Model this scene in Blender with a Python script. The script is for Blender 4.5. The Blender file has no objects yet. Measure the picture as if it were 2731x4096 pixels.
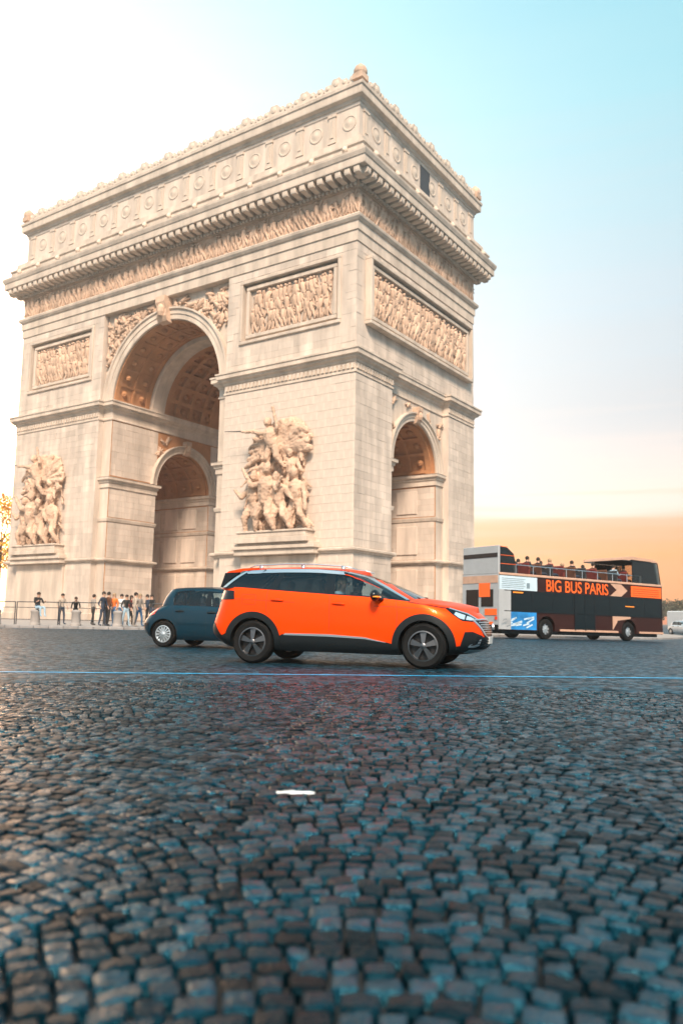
import bpy, bmesh, math, random
from mathutils import Vector, Matrix, noise
from mathutils.bvhtree import BVHTree
R = math.radians
sc = bpy.context.scene
col = sc.collection
rnd = random.Random(7)

# ------------------------------------------------------------------ camera, sky, added fill lamp, exposure
CAM = (33.850, -51.656, 0.765)
YAW, PITCH, ROLL = -0.595256, 0.13171, 0.016102
cy_, sy_ = math.cos(YAW), math.sin(YAW)
fwd = Vector((sy_ * math.cos(PITCH), cy_ * math.cos(PITCH), math.sin(PITCH)))
rgt = Vector((cy_, -sy_, 0)); upv = rgt.cross(fwd)
rr = rgt * math.cos(ROLL) + upv * math.sin(ROLL)
uu = upv * math.cos(ROLL) - rgt * math.sin(ROLL)
cd = bpy.data.cameras.new('camera'); cam = bpy.data.objects.new('camera', cd); col.objects.link(cam)
M = Matrix((rr, uu, -fwd)).transposed().to_4x4(); M.translation = Vector(CAM)
cam.matrix_world = M
cd.sensor_fit = 'HORIZONTAL'; cd.sensor_width = 24; cd.lens = 28.074
cd.clip_start = 0.05; cd.clip_end = 9000
cd.dof.use_dof = True; cd.dof.focus_distance = 13.6; cd.dof.aperture_fstop = 1.7
sc.camera = cam
FW = Vector((sy_, cy_)); RT = Vector((cy_, -sy_))

FILL_DIR = Vector((0.60, -0.80, 0.0)).normalized() * math.cos(R(43)) + Vector((0, 0, math.sin(R(43))))
world = bpy.data.worlds.new('World'); sc.world = world; world.use_nodes = True
wn, wl = world.node_tree.nodes, world.node_tree.links
wn.clear()
def wnode(t, **k):
    n = wn.new(t)
    for a, b in k.items(): setattr(n, a, b)
    return n
wout = wnode('ShaderNodeOutputWorld')
tc = wnode('ShaderNodeTexCoord')
sep = wnode('ShaderNodeSeparateXYZ'); wl.new(tc.outputs['Generated'], sep.inputs[0])
# thin streaks of cloud shift the bands
mp = wnode('ShaderNodeMapping'); mp.inputs['Scale'].default_value = (1.3, 1.3, 30)
wl.new(tc.outputs['Generated'], mp.inputs[0])
cn = wnode('ShaderNodeTexNoise'); cn.inputs['Scale'].default_value = 1.7; cn.inputs['Detail'].default_value = 5
wl.new(mp.outputs[0], cn.inputs[0])
cm = wnode('ShaderNodeMath', operation='MULTIPLY_ADD'); cm.inputs[1].default_value = 0.085; cm.inputs[2].default_value = -0.0425
wl.new(cn.outputs[0], cm.inputs[0])
ca = wnode('ShaderNodeMath', operation='ADD'); wl.new(sep.outputs['Z'], ca.inputs[0]); wl.new(cm.outputs[0], ca.inputs[1])
ramp = wnode('ShaderNodeValToRGB'); wl.new(ca.outputs[0], ramp.inputs[0])
cr = ramp.color_ramp
stops = [(0.0, (1.0, .22, .04)), (.035, (1.0, .31, .02)), (.075, (1.05, .36, .04)), (.10, (1.1, .37, .12)), (.116, (1.08, .45, .24)), (.146, (.98, .74, .60)),
         (.18, (.84, .69, .59)), (.26, (.60, .60, .58)), (.38, (.54, .64, .66)), (.56, (.36, .68, .73)), (.72, (.245, .62, .72)), (1.0, (.14, .45, .62))]
while len(cr.elements) < len(stops): cr.elements.new(0.5)
for e, (p, c) in zip(cr.elements, stops): e.position = p; e.color = (*c, 1)
bg1 = wnode('ShaderNodeBackground'); bg1.inputs['Strength'].default_value = 0.67
# the side of the sky away from the sunset keeps a cool horizon
ramp2 = wnode('ShaderNodeValToRGB'); wl.new(ca.outputs[0], ramp2.inputs[0]); c2_ = ramp2.color_ramp
st2 = [(0.0, (.30, .42, .50)), (.12, (.42, .52, .58)), (.30, (.50, .62, .68)), (.56, (.36, .64, .71)), (.72, (.26, .58, .70)), (1.0, (.14, .45, .62))]
while len(c2_.elements) < len(st2): c2_.elements.new(0.5)
for e, (p, c) in zip(c2_.elements, st2): e.position = p; e.color = (*c, 1)
dv = wnode('ShaderNodeVectorMath', operation='DOT_PRODUCT'); dv.inputs[1].default_value = (-.72, .69, 0); wl.new(tc.outputs['Generated'], dv.inputs[0])
mr_ = wnode('ShaderNodeMapRange', interpolation_type='SMOOTHSTEP'); mr_.inputs['From Min'].default_value = -.35; mr_.inputs['From Max'].default_value = .62; wl.new(dv.outputs['Value'], mr_.inputs['Value'])
mxr = wnode('ShaderNodeMix', data_type='RGBA'); wl.new(mr_.outputs[0], mxr.inputs[0]); wl.new(ramp2.outputs[0], mxr.inputs[6]); wl.new(ramp.outputs[0], mxr.inputs[7])
wl.new(mxr.outputs[2], bg1.inputs['Color'])
# broad glow where the sky is brightest, beyond the left edge of the arch
dt = wnode('ShaderNodeVectorMath', operation='DOT_PRODUCT')
dt.inputs[1].default_value = Vector((-.90, .44, .16)).normalized(); wl.new(tc.outputs['Generated'], dt.inputs[0])
mx = wnode('ShaderNodeMath', operation='MAXIMUM'); mx.inputs[1].default_value = 0; wl.new(dt.outputs['Value'], mx.inputs[0])
pw = wnode('ShaderNodeMath', operation='POWER'); pw.inputs[1].default_value = 5.0; wl.new(mx.outputs[0], pw.inputs[0])
ml = wnode('ShaderNodeMath', operation='MULTIPLY'); ml.inputs[1].default_value = .95; wl.new(pw.outputs[0], ml.inputs[0])
bg2 = wnode('ShaderNodeBackground'); bg2.inputs['Color'].default_value = (1.0, .88, .72, 1); wl.new(ml.outputs[0], bg2.inputs['Strength'])
# the low sunset glow, just beyond the left edge
dg = wnode('ShaderNodeVectorMath', operation='DOT_PRODUCT'); dg.inputs[1].default_value = Vector((-.87, .48, .13)).normalized(); wl.new(tc.outputs['Generated'], dg.inputs[0])
mg = wnode('ShaderNodeMath', operation='MAXIMUM'); mg.inputs[1].default_value = 0; wl.new(dg.outputs['Value'], mg.inputs[0])
pg = wnode('ShaderNodeMath', operation='POWER'); pg.inputs[1].default_value = 60; wl.new(mg.outputs[0], pg.inputs[0])
mg2 = wnode('ShaderNodeMath', operation='MULTIPLY'); mg2.inputs[1].default_value = 9.0; wl.new(pg.outputs[0], mg2.inputs[0])
bg4 = wnode('ShaderNodeBackground'); bg4.inputs['Color'].default_value = (1.0, .52, .25, 1); wl.new(mg2.outputs[0], bg4.inputs['Strength'])
sky = wnode('ShaderNodeTexSky'); sky.sky_type = 'NISHITA'; sky.sun_disc = False
sky.sun_elevation = R(43); sky.sun_rotation = math.atan2(FILL_DIR.x, FILL_DIR.y)
bg3 = wnode('ShaderNodeBackground'); bg3.inputs['Strength'].default_value = 0.05; tint = wnode('ShaderNodeVectorMath', operation='MULTIPLY'); wl.new(sky.outputs[0], tint.inputs[0]); wl.new(mxr.outputs[2], tint.inputs[1]); wl.new(tint.outputs[0], bg3.inputs['Color'])
a1 = wnode('ShaderNodeAddShader'); a2 = wnode('ShaderNodeAddShader')
wl.new(bg1.outputs[0], a1.inputs[0]); wl.new(bg2.outputs[0], a1.inputs[1])
wl.new(a1.outputs[0], a2.inputs[0]); wl.new(bg3.outputs[0], a2.inputs[1]); a3 = wnode('ShaderNodeAddShader'); wl.new(a2.outputs[0], a3.inputs[0]); wl.new(bg4.outputs[0], a3.inputs[1]); wl.new(a3.outputs[0], wout.inputs[0])

sl = bpy.data.lights.new('front_fill', 'SUN'); sl.energy = 5.0; sl.angle = R(14); sl.color = (1.0, .81, .64)  # fill added behind the camera to light the near faces; sunset lies opposite
so = bpy.data.objects.new('front_fill', sl); col.objects.link(so)
so.rotation_euler = FILL_DIR.to_track_quat('Z', 'Y').to_euler(); so.location = (60, -80, 60)
sc.view_settings.view_transform = 'Standard'; sc.view_settings.look = 'None'
sc.view_settings.exposure = 0.62; sc.view_settings.gamma = 1; sc.view_settings.use_curve_mapping = False

# ------------------------------------------------------------------ materials
def mat(name, color, rough=.6, metal=0, spec=.5, var=0, scale=4, detail=6, bump=0, bscale=None, coat=0, island=0, c2=None, stretch=None, emit=0, attr=None, rvar=0):
    m = bpy.data.materials.new(name); m.use_nodes = True
    nt = m.node_tree; N, L = nt.nodes, nt.links; b = N['Principled BSDF']
    b.inputs['Roughness'].default_value = rough; b.inputs['Metallic'].default_value = metal
    b.inputs['Specular IOR Level'].default_value = spec
    b.inputs['Base Color'].default_value = (*color, 1)
    if coat: b.inputs['Coat Weight'].default_value = coat; b.inputs['Coat Roughness'].default_value = .04
    if emit: b.inputs['Emission Color'].default_value = (*color, 1); b.inputs['Emission Strength'].default_value = emit
    src = None
    if var or bump or rvar:
        t = N.new('ShaderNodeTexCoord'); mpn = N.new('ShaderNodeMapping'); L.new(t.outputs['Object'], mpn.inputs[0])
        if stretch: mpn.inputs['Scale'].default_value = stretch
        n = N.new('ShaderNodeTexNoise'); n.inputs['Scale'].default_value = scale; n.inputs['Detail'].default_value = detail; n.inputs['Roughness'].default_value = .62
        L.new(mpn.outputs[0], n.inputs[0]); src = n
    if var:
        r = N.new('ShaderNodeValToRGB'); L.new(src.outputs[0], r.inputs[0])
        lo = [c * (1 - var) for c in color]; hi = [min(1, c * (1 + var)) for c in color]
        if c2: lo = c2
        r.color_ramp.elements[0].position = .34; r.color_ramp.elements[1].position = .68
        r.color_ramp.elements[0].color = (*lo, 1); r.color_ramp.elements[1].color = (*hi, 1)
        out = r.outputs[0]
        if island or attr:
            if attr:
                g = N.new('ShaderNodeAttribute'); g.attribute_name = attr; gv = g.outputs['Fac']
            else:
                g = N.new('ShaderNodeNewGeometry'); gv = g.outputs['Random Per Island']
            mr = N.new('ShaderNodeMapRange'); mr.inputs['To Min'].default_value = 1 - island; mr.inputs['To Max'].default_value = 1 + island
            L.new(gv, mr.inputs['Value'])
            mm = N.new('ShaderNodeVectorMath'); mm.operation = 'SCALE'; L.new(out, mm.inputs[0]); L.new(mr.outputs[0], mm.inputs['Scale'])
            out = mm.outputs[0]
            if attr:
                pw_ = N.new('ShaderNodeMath'); pw_.operation = 'POWER'; pw_.inputs[1].default_value = 2.2; L.new(gv, pw_.inputs[0])
                m4 = N.new('ShaderNodeMapRange'); m4.inputs['To Min'].default_value = .16; m4.inputs['To Max'].default_value = .92; L.new(pw_.outputs[0], m4.inputs['Value']); L.new(m4.outputs[0], b.inputs['Specular IOR Level'])
                m2 = N.new('ShaderNodeMapRange'); m2.inputs['To Min'].default_value = rough + .12; m2.inputs['To Max'].default_value = rough - .14
                L.new(gv, m2.inputs['Value']); L.new(m2.outputs[0], b.inputs['Roughness'])
        L.new(out, b.inputs['Base Color'])
    if rvar:
        m3 = N.new('ShaderNodeMapRange'); m3.inputs['From Min'].default_value = .3; m3.inputs['From Max'].default_value = .7
        m3.inputs['To Min'].default_value = rough - rvar; m3.inputs['To Max'].default_value = rough + rvar
        L.new(src.outputs[0], m3.inputs['Value']); L.new(m3.outputs[0], b.inputs['Roughness'])
    if bump:
        n2 = N.new('ShaderNodeTexNoise'); n2.inputs['Scale'].default_value = bscale or scale * 5; n2.inputs['Detail'].default_value = 5
        L.new(mpn.outputs[0], n2.inputs[0])
        bp = N.new('ShaderNodeBump'); bp.inputs['Strength'].default_value = min(1, bump); bp.inputs['Distance'].default_value = .02 if bump <= 1 else .02 * bump
        L.new(n2.outputs[0], bp.inputs['Height']); L.new(bp.outputs[0], b.inputs['Normal'])
    return m
def glass(name, tint, gloss=(.9, .97, 1), ior=1.6):
    m = bpy.data.materials.new(name); m.use_nodes = True; N, L = m.node_tree.nodes, m.node_tree.links
    N.clear(); o = N.new('ShaderNodeOutputMaterial'); mix = N.new('ShaderNodeMixShader')
    t = N.new('ShaderNodeBsdfTransparent'); t.inputs[0].default_value = (*tint, 1)
    g = N.new('ShaderNodeBsdfGlossy'); g.inputs['Roughness'].default_value = .03; g.inputs['Color'].default_value = (*gloss, 1)
    f = N.new('ShaderNodeFresnel'); f.inputs['IOR'].default_value = ior
    L.new(f.outputs[0], mix.inputs[0]); L.new(t.outputs[0], mix.inputs[1]); L.new(g.outputs[0], mix.inputs[2]); L.new(mix.outputs[0], o.inputs[0])
    return m
ST = (.54, .445, .365)
MT = dict(
    stone=mat('limestone', ST, .85, var=.22, scale=.8, bump=.5, bscale=9, spec=.25, stretch=(1, 1, .22), detail=9),
    ashlar=mat('limestone_blocks', (.56, .465, .39), .85, var=.24, scale=.75, bump=.5, bscale=9, island=.09, spec=.25, stretch=(1, 1, .18), detail=10),
    carve=mat('shade_tinted_carving', (.53, .365, .265), .85, var=.25, scale=.8, bump=.9, bscale=5, spec=.2),  # same stone with orange shade of the carving mixed into its colour
    vault=mat('shade_tinted_vault', (.42, .20, .095), .9, var=.2, scale=.6, bump=.5, bscale=6, spec=.2),  # limestone with the orange shade inside the vaults put into its colour
    dark=mat('dark_opening', (.03, .03, .035), .6),
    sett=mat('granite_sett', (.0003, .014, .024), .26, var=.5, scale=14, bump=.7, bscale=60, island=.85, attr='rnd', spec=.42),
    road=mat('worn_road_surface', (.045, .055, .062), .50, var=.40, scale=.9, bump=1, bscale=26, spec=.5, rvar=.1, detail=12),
    bed=mat('joint_sand', (.012, .014, .016), .9, var=.3, scale=20),
    pave=mat('pavement_stone', (.30, .27, .25), .8, var=.18, scale=.8, bump=.4, bscale=12),
    kerb=mat('kerb_granite', (.25, .23, .22), .7, var=.2, scale=2, island=.1),
    blue=mat('blue_road_paint', (.01, .42, .80), .40, var=.30, scale=6, bump=.4, bscale=40),
    paper=mat('white_paper', (.8, .82, .82), .6, var=.05, scale=8),
    orange=mat('orange_car_paint', (.98, .060, .0), .38, metal=.35, coat=.18, spec=.1),
    bluecar=mat('petrol_blue_car_paint', (.002, .028, .048), .35, metal=.4, coat=.4, spec=.3),
    silver=mat('silver_car_paint', (.45, .55, .62), .3, metal=.3, coat=.8),
    white=mat('white_vehicle_paint', (.60, .66, .70), .35, coat=.5, var=.04, scale=2),
    clad=mat('black_plastic', (.004, .007, .009), .5, var=.1, scale=6, spec=.3),
    gloss=mat('gloss_black_trim', (.004, .007, .010), .2, spec=.4),
    rubber=mat('tyre_rubber', (.004, .0045, .005), .75, var=.2, scale=12, spec=.2),
    chrome=mat('satin_chrome', (.60, .64, .67), .34, metal=.9),
    alloy=mat('machined_alloy', (.16, .16, .165), .36, metal=1),
    alloyd=mat('dark_alloy', (.004, .004, .005), .5),
    hub=mat('silver_hubcap', (.55, .60, .63), .35, metal=.7),
    redl=mat('red_lamp', (.75, .04, .01), .2, coat=.5),
    amber=mat('amber_lamp', (1.0, .30, .02), .3, coat=.3),
    clear=mat('headlamp_clear', (.55, .65, .72), .08, metal=.5, coat=1),
    plate=mat('number_plate', (.6, .6, .58), .4),
    seat=mat('dark_seat_fabric', (.03, .03, .034), .9),
    bus=mat('maroon_bus_paint', (.028, .007, .005), .4, spec=.2, coat=.1, var=.12, scale=2),
    busglass=mat('dark_bus_window', (.001, .006, .009), .15, spec=.35),
    buscream=mat('beige_bus_trim', (.50, .30, .21), .5, var=.1, scale=3),
    buswhite=mat('white_bus_panel', (.50, .62, .70), .45, var=.05, scale=3),
    buslet=mat('orange_lettering', (.95, .13, .01), .5),
    buswhite2=mat('offwhite_bus_rear', (.36, .37, .38), .5, var=.06, scale=2),
    adblue=mat('blue_advert', (.015, .20, .50), .5, var=.35, scale=1.5),
    adline=mat('grey_print', (.16, .22, .26), .6),
    steel=mat('dark_railing_steel', (.05, .055, .06), .5, metal=.5),
    bark=mat('bark', (.06, .045, .03), .9, var=.3, scale=5, bump=.6),
    leafy=mat('yellow_foliage', (.85, .42, .01), .7, var=.25, scale=1, island=.4),
    leafd=mat('dark_foliage', (.045, .05, .02), .7, var=.35, scale=1, island=.4),
    skin=mat('skin', (.45, .26, .18), .6),
    far=mat('far_facade', (.30, .24, .20), .8, var=.12, scale=.6),
    zinc=mat('zinc_roof', (.14, .16, .18), .5),
)
def road_mat():
    m = MT['road']; N, L = m.node_tree.nodes, m.node_tree.links; b = N['Principled BSDF']
    t = N.new('ShaderNodeTexCoord'); mp = N.new('ShaderNodeMapping'); mp.inputs['Rotation'].default_value = (0, 0, -.6); L.new(t.outputs['Object'], mp.inputs[0])
    v = N.new('ShaderNodeTexVoronoi'); v.inputs['Scale'].default_value = 11.5; v.inputs['Randomness'].default_value = .55; L.new(mp.outputs[0], v.inputs[0])
    e = N.new('ShaderNodeTexVoronoi'); e.feature = 'DISTANCE_TO_EDGE'; e.inputs['Scale'].default_value = 11.5; e.inputs['Randomness'].default_value = .55; L.new(mp.outputs[0], e.inputs[0])
    ns = N.new('ShaderNodeTexNoise'); ns.inputs['Scale'].default_value = .35; ns.inputs['Detail'].default_value = 8; L.new(t.outputs['Object'], ns.inputs[0])
    sx = N.new('ShaderNodeSeparateColor'); L.new(v.outputs['Color'], sx.inputs[0])
    r1 = N.new('ShaderNodeMapRange'); r1.inputs['To Min'].default_value = .25; r1.inputs['To Max'].default_value = 2.0; L.new(sx.outputs[0], r1.inputs['Value'])
    r2 = N.new('ShaderNodeMapRange'); r2.inputs['From Max'].default_value = .12; r2.inputs['To Min'].default_value = .15; r2.inputs['To Max'].default_value = 1; L.new(e.outputs['Distance'], r2.inputs['Value'])
    r4 = N.new('ShaderNodeMapRange'); r4.inputs['From Min'].default_value = .35; r4.inputs['From Max'].default_value = .65; r4.inputs['To Min'].default_value = .7; r4.inputs['To Max'].default_value = 1.35; L.new(ns.outputs[0], r4.inputs['Value'])
    m1 = N.new('ShaderNodeMath'); m1.operation = 'MULTIPLY'; L.new(r1.outputs[0], m1.inputs[0]); L.new(r2.outputs[0], m1.inputs[1])
    m2 = N.new('ShaderNodeMath'); m2.operation = 'MULTIPLY'; L.new(m1.outputs[0], m2.inputs[0]); L.new(r4.outputs[0], m2.inputs[1])
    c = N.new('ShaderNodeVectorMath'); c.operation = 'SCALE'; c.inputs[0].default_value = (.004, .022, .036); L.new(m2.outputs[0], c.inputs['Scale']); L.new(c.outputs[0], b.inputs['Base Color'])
    r3 = N.new('ShaderNodeMapRange'); r3.inputs['To Min'].default_value = .62; r3.inputs['To Max'].default_value = .34; L.new(sx.outputs[1], r3.inputs['Value']); L.new(r3.outputs[0], b.inputs['Roughness'])
    p5 = N.new('ShaderNodeMath'); p5.operation = 'POWER'; p5.inputs[1].default_value = 2.0; L.new(sx.outputs[0], p5.inputs[0])
    r5 = N.new('ShaderNodeMapRange'); r5.inputs['To Min'].default_value = .12; r5.inputs['To Max'].default_value = 1.5; L.new(p5.outputs[0], r5.inputs['Value']); L.new(r5.outputs[0], b.inputs['Specular IOR Level'])
    ad = N.new('ShaderNodeMath'); ad.operation = 'MULTIPLY_ADD'; ad.inputs[1].default_value = .5; L.new(sx.outputs[2], ad.inputs[0]); L.new(r2.outputs[0], ad.inputs[2])
    bp = N.new('ShaderNodeBump'); bp.inputs['Strength'].default_value = .8; bp.inputs['Distance'].default_value = .012; L.new(ad.outputs[0], bp.inputs['Height']); L.new(bp.outputs[0], b.inputs['Normal'])
road_mat()
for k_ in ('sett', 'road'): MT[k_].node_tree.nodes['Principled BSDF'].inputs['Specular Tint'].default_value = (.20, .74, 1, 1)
MT['tint'] = glass('dark_tinted_glass', (.10, .13, .15)); MT['glass'] = glass('car_glass', (.55, .66, .70)); MT['screen'] = glass('windscreen_glass', (.35, .42, .46), ior=2.2)
MT['plexi'] = glass('clear_plastic_screen', (.92, .80, .70))
def cloth(name, c): return mat(name, c, .85, var=.2, scale=6)
CL = dict(navy=cloth('navy_cloth', (.02, .035, .06)), brown=cloth('brown_cloth', (.10, .035, .015)), orange=cloth('orange_cloth', (.75, .17, .03)), black=cloth('black_cloth', (.012, .013, .015)),
          grey=cloth('grey_cloth', (.28, .24, .21)), denim=cloth('blue_denim', (.04, .12, .24)), pale=cloth('pale_blue_cloth', (.30, .42, .50)), beige=cloth('beige_cloth', (.42, .34, .27)),
          red=cloth('red_cloth', (.13, .014, .010)), hair=cloth('dark_hair', (.02, .013, .009)), fair=cloth('fair_hair', (.32, .22, .13)), white=cloth('white_cloth', (.6, .6, .6)))

# ------------------------------------------------------------------ helpers
def tag(o, label=None, cat=None, group=None, kind=None):
    if label: o['label'] = label
    if cat: o['category'] = cat
    if group: o['group'] = group
    if kind: o['kind'] = kind
    return o
def empty(name, loc=(0, 0, 0), rz=0):
    o = bpy.data.objects.new(name, None); col.objects.link(o); o.location = loc; o.rotation_euler = (0, 0, rz); o.empty_display_size = .2
    return o
class MB:
    def __init__(s): s.v = []; s.f = []; s.m = []
    def add(s, vs, fs, mi=0):
        k = len(s.v); s.v += [tuple(p) for p in vs]; s.f += [[i + k for i in f] for f in fs]; s.m += [mi] * len(fs)
    def box(s, a, b, mi=0, mat4=None):
        (x0, y0, z0), (x1, y1, z1) = a, b
        vs = [Vector(p) for p in ((x0, y0, z0), (x1, y0, z0), (x1, y1, z0), (x0, y1, z0), (x0, y0, z1), (x1, y0, z1), (x1, y1, z1), (x0, y1, z1))]
        if mat4: vs = [mat4 @ p for p in vs]
        s.add(vs, [(3, 2, 1, 0), (4, 5, 6, 7), (0, 1, 5, 4), (1, 2, 6, 5), (2, 3, 7, 6), (3, 0, 4, 7)], mi)
    def prism(s, pts, h0, h1, axis='y', mi=0):
        """polygon pts in the plane across axis"""
        def P(a, b, h): return {'y': (a, h, b), 'x': (h, a, b), 'z': (a, b, h)}[axis]
        n = len(pts); vs = [P(a, b, h0) for a, b in pts] + [P(a, b, h1) for a, b in pts]
        s.add(vs, [list(range(n)), list(range(2 * n - 1, n - 1, -1))] + [(i, i + n, (i + 1) % n + n, (i + 1) % n) for i in range(n)], mi)
    def tube(s, pts, r, n=8, mi=0, caps=True):
        pts = [Vector(p) for p in pts]; rs = r if isinstance(r, (list, tuple)) else [r] * len(pts); k = len(s.v); fs = []
        for i, p in enumerate(pts):
            d = (pts[min(i + 1, len(pts) - 1)] - pts[max(i - 1, 0)]).normalized()
            a = d.cross(Vector((0, 0, 1))); a = a.normalized() if a.length > 1e-3 else Vector((1, 0, 0)); b = d.cross(a)
            s.v += [tuple(p + (a * math.cos(t) + b * math.sin(t)) * rs[i]) for t in [2 * math.pi * j / n for j in range(n)]]
        for i in range(len(pts) - 1):
            for j in range(n): fs.append([k + i * n + j, k + i * n + (j + 1) % n, k + (i + 1) * n + (j + 1) % n, k + (i + 1) * n + j])
        if caps: fs += [list(range(k + n - 1, k - 1, -1)), list(range(k + (len(pts) - 1) * n, k + len(pts) * n))]
        s.f += fs; s.m += [mi] * len(fs)
    def lathe(s, prof, n=24, mat4=None, mi=0, a0=0, a1=2 * math.pi):
        """prof: (r, h) round the local z axis"""
        full = abs(a1 - a0 - 2 * math.pi) < 1e-6; cnt = n if full else n + 1; k = len(s.v)
        for r, h in prof:
            for j in range(cnt):
                t = a0 + (a1 - a0) * j / n; p = Vector((r * math.cos(t), r * math.sin(t), h)); s.v.append(tuple(mat4 @ p if mat4 else p))
        for i in range(len(prof) - 1):
            for j in range(n if full else n):
                a = j; b = (j + 1) % cnt if full else j + 1
                s.f.append([k + i * cnt + a, k + i * cnt + b, k + (i + 1) * cnt + b, k + (i + 1) * cnt + a]); s.m.append(mi)
    def ell(s, c, rad, rot=None, nu=8, nv=5, mi=0):
        vs = []; c = Vector(c)
        for i in range(nv + 1):
            ph = math.pi * i / nv
            for j in range(nu):
                t = 2 * math.pi * j / nu; p = Vector((rad[0] * math.sin(ph) * math.cos(t), rad[1] * math.sin(ph) * math.sin(t), rad[2] * math.cos(ph)))
                if rot: p = rot @ p
                vs.append(c + p)
        s.add(vs, [(i * nu + j, i * nu + (j + 1) % nu, (i + 1) * nu + (j + 1) % nu, (i + 1) * nu + j) for i in range(nv) for j in range(nu)], mi)
    def cap(s, a, b, r, r2=None, nu=8, mi=0):
        """limb between two points"""
        a, b = Vector(a), Vector(b); d = b - a; L = d.length; r2 = r if r2 is None else r2
        q = d.to_track_quat('Z', 'Y').to_matrix() if L > 1e-5 else Matrix.Identity(3)
        prof = [(0, -r), (r * .75, -r * .6), (r, 0), (r2, L), (r2 * .75, L + r2 * .6), (0, L + r2)]
        m4 = Matrix.Translation(a) @ q.to_4x4()
        s.lathe(prof, nu, m4, mi)
    def build(s, name, mats, parent=None, smooth=False, merge=False, bevel=0, angle=None):
        me = bpy.data.meshes.new(name); me.from_pydata(s.v, [], s.f)
        mats = mats if isinstance(mats, (list, tuple)) else [mats]
        for m in mats: me.materials.append(m)
        if len(mats) > 1: me.polygons.foreach_set('material_index', s.m)
        bm = bmesh.new(); bm.from_mesh(me)
        if merge: bmesh.ops.remove_doubles(bm, verts=bm.verts, dist=merge if merge is not True else 1e-4)
        bmesh.ops.recalc_face_normals(bm, faces=bm.faces)
        if bevel: bmesh.ops.bevel(bm, geom=[e for e in bm.edges if len(e.link_faces) == 2 and e.calc_face_angle(0) > .6], offset=bevel, segments=1, affect='EDGES', clamp_overlap=True)
        bm.to_mesh(me); bm.free()
        if smooth: me.shade_smooth()
        if angle is not None: me.shade_smooth(); me.set_sharp_from_angle(angle=angle)
        o = bpy.data.objects.new(name, me); col.objects.link(o)
        if parent: o.parent = parent
        return o
def evalmesh(o):
    dg = bpy.context.evaluated_depsgraph_get(); me = bpy.data.meshes.new_from_object(o.evaluated_get(dg)); return me
def bake(o):
    me = evalmesh(o); old = o.data; o.modifiers.clear(); o.data = me; bpy.data.meshes.remove(old); me.name = o.name; return o
def boolean(o, cutters):
    par = o.parent; o.parent = None; bpy.context.view_layer.update()
    for c in cutters:
        m = o.modifiers.new('cut', 'BOOLEAN'); m.operation = 'DIFFERENCE'; m.solver = 'EXACT'; m.object = c
    bake(o)
    for c in cutters:
        me = c.data; bpy.data.objects.remove(c); bpy.data.meshes.remove(me)
    o.parent = par
    return o
def copy_tree(o, parent=None):
    c = o.copy(); col.objects.link(c)
    if parent: c.parent = parent
    for ch in [x for x in o.children]: copy_tree(ch, c)
    return c
def inst(me, name, parent, loc, rot=(0, 0, 0), scale=(1, 1, 1)):
    o = bpy.data.objects.new(name, me); col.objects.link(o); o.parent = parent; o.location = loc; o.rotation_euler = rot; o.scale = scale; return o
def lerp(a, b, t): return a + (b - a) * t
def interp(tab, x):
    if x <= tab[0][0]: return tab[0][1]
    for (x0, y0), (x1, y1) in zip(tab, tab[1:]):
        if x <= x1:
            i = tab.index((x0, y0)); t = (x - x0) / (x1 - x0)
            m0 = (y1 - tab[i - 1][1]) / (x1 - tab[i - 1][0]) * (x1 - x0) if i > 0 else y1 - y0
            m1 = (tab[i + 2][1] - y0) / (tab[i + 2][0] - x0) * (x1 - x0) if i + 2 < len(tab) else y1 - y0
            return (2 * t**3 - 3 * t**2 + 1) * y0 + (t**3 - 2 * t**2 + t) * m0 + (-2 * t**3 + 3 * t**2) * y1 + (t**3 - t**2) * m1
    return tab[-1][1]
def smooth01(t): t = max(0, min(1, t)); return t * t * (3 - 2 * t)
def gz(x, y):
    """height of the road: the roundabout falls away gently towards the bus"""
    t = (x - CAM[0]) * .36 + (y - CAM[1]) * .93
    return -.43 * smooth01((t - 17) / 40) if t > 17 else 0.0
def at(x, y, depth):
    """disp pixel (1568 wide) at a depth"""
    d = fwd + rr * ((x - 784) / 1834.17) - uu * ((y - 1176) / 1834.17); return Vector(CAM) + d * depth

# ------------------------------------------------------------------ ground
AC = (-22.41, 11.1); KR = 43.4
def build_road():
    b = MB(); rings = [0.0, .5, 1, 2, 4, 6, 8, 9.6, 9.75, 10.5, 12, 14, 17, 20, 24, 28, 32, 36, 40, 45, 50, 56, 62, 70, 80, 95, 120, 160, 250, 400, 640]
    n = 96
    for r in rings:
        for j in range(n):
            t = 2 * math.pi * j / n; x, y = CAM[0] + r * math.cos(t), CAM[1] + r * math.sin(t)
            z = gz(x, y) - (.034 if r <= 9.6 else 0)
            b.v.append((x, y, z))
    for i in range(len(rings) - 1):
        for j in range(n):
            b.f.append((i * n + j, i * n + (j + 1) % n, (i + 1) * n + (j + 1) % n, (i + 1) * n + j)); b.m.append(1 if rings[i + 1] <= 9.7 else 0)
    return tag(b.build('road', [MT['road'], MT['bed']], merge=True, smooth=True), kind='structure')
road = build_road()

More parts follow.
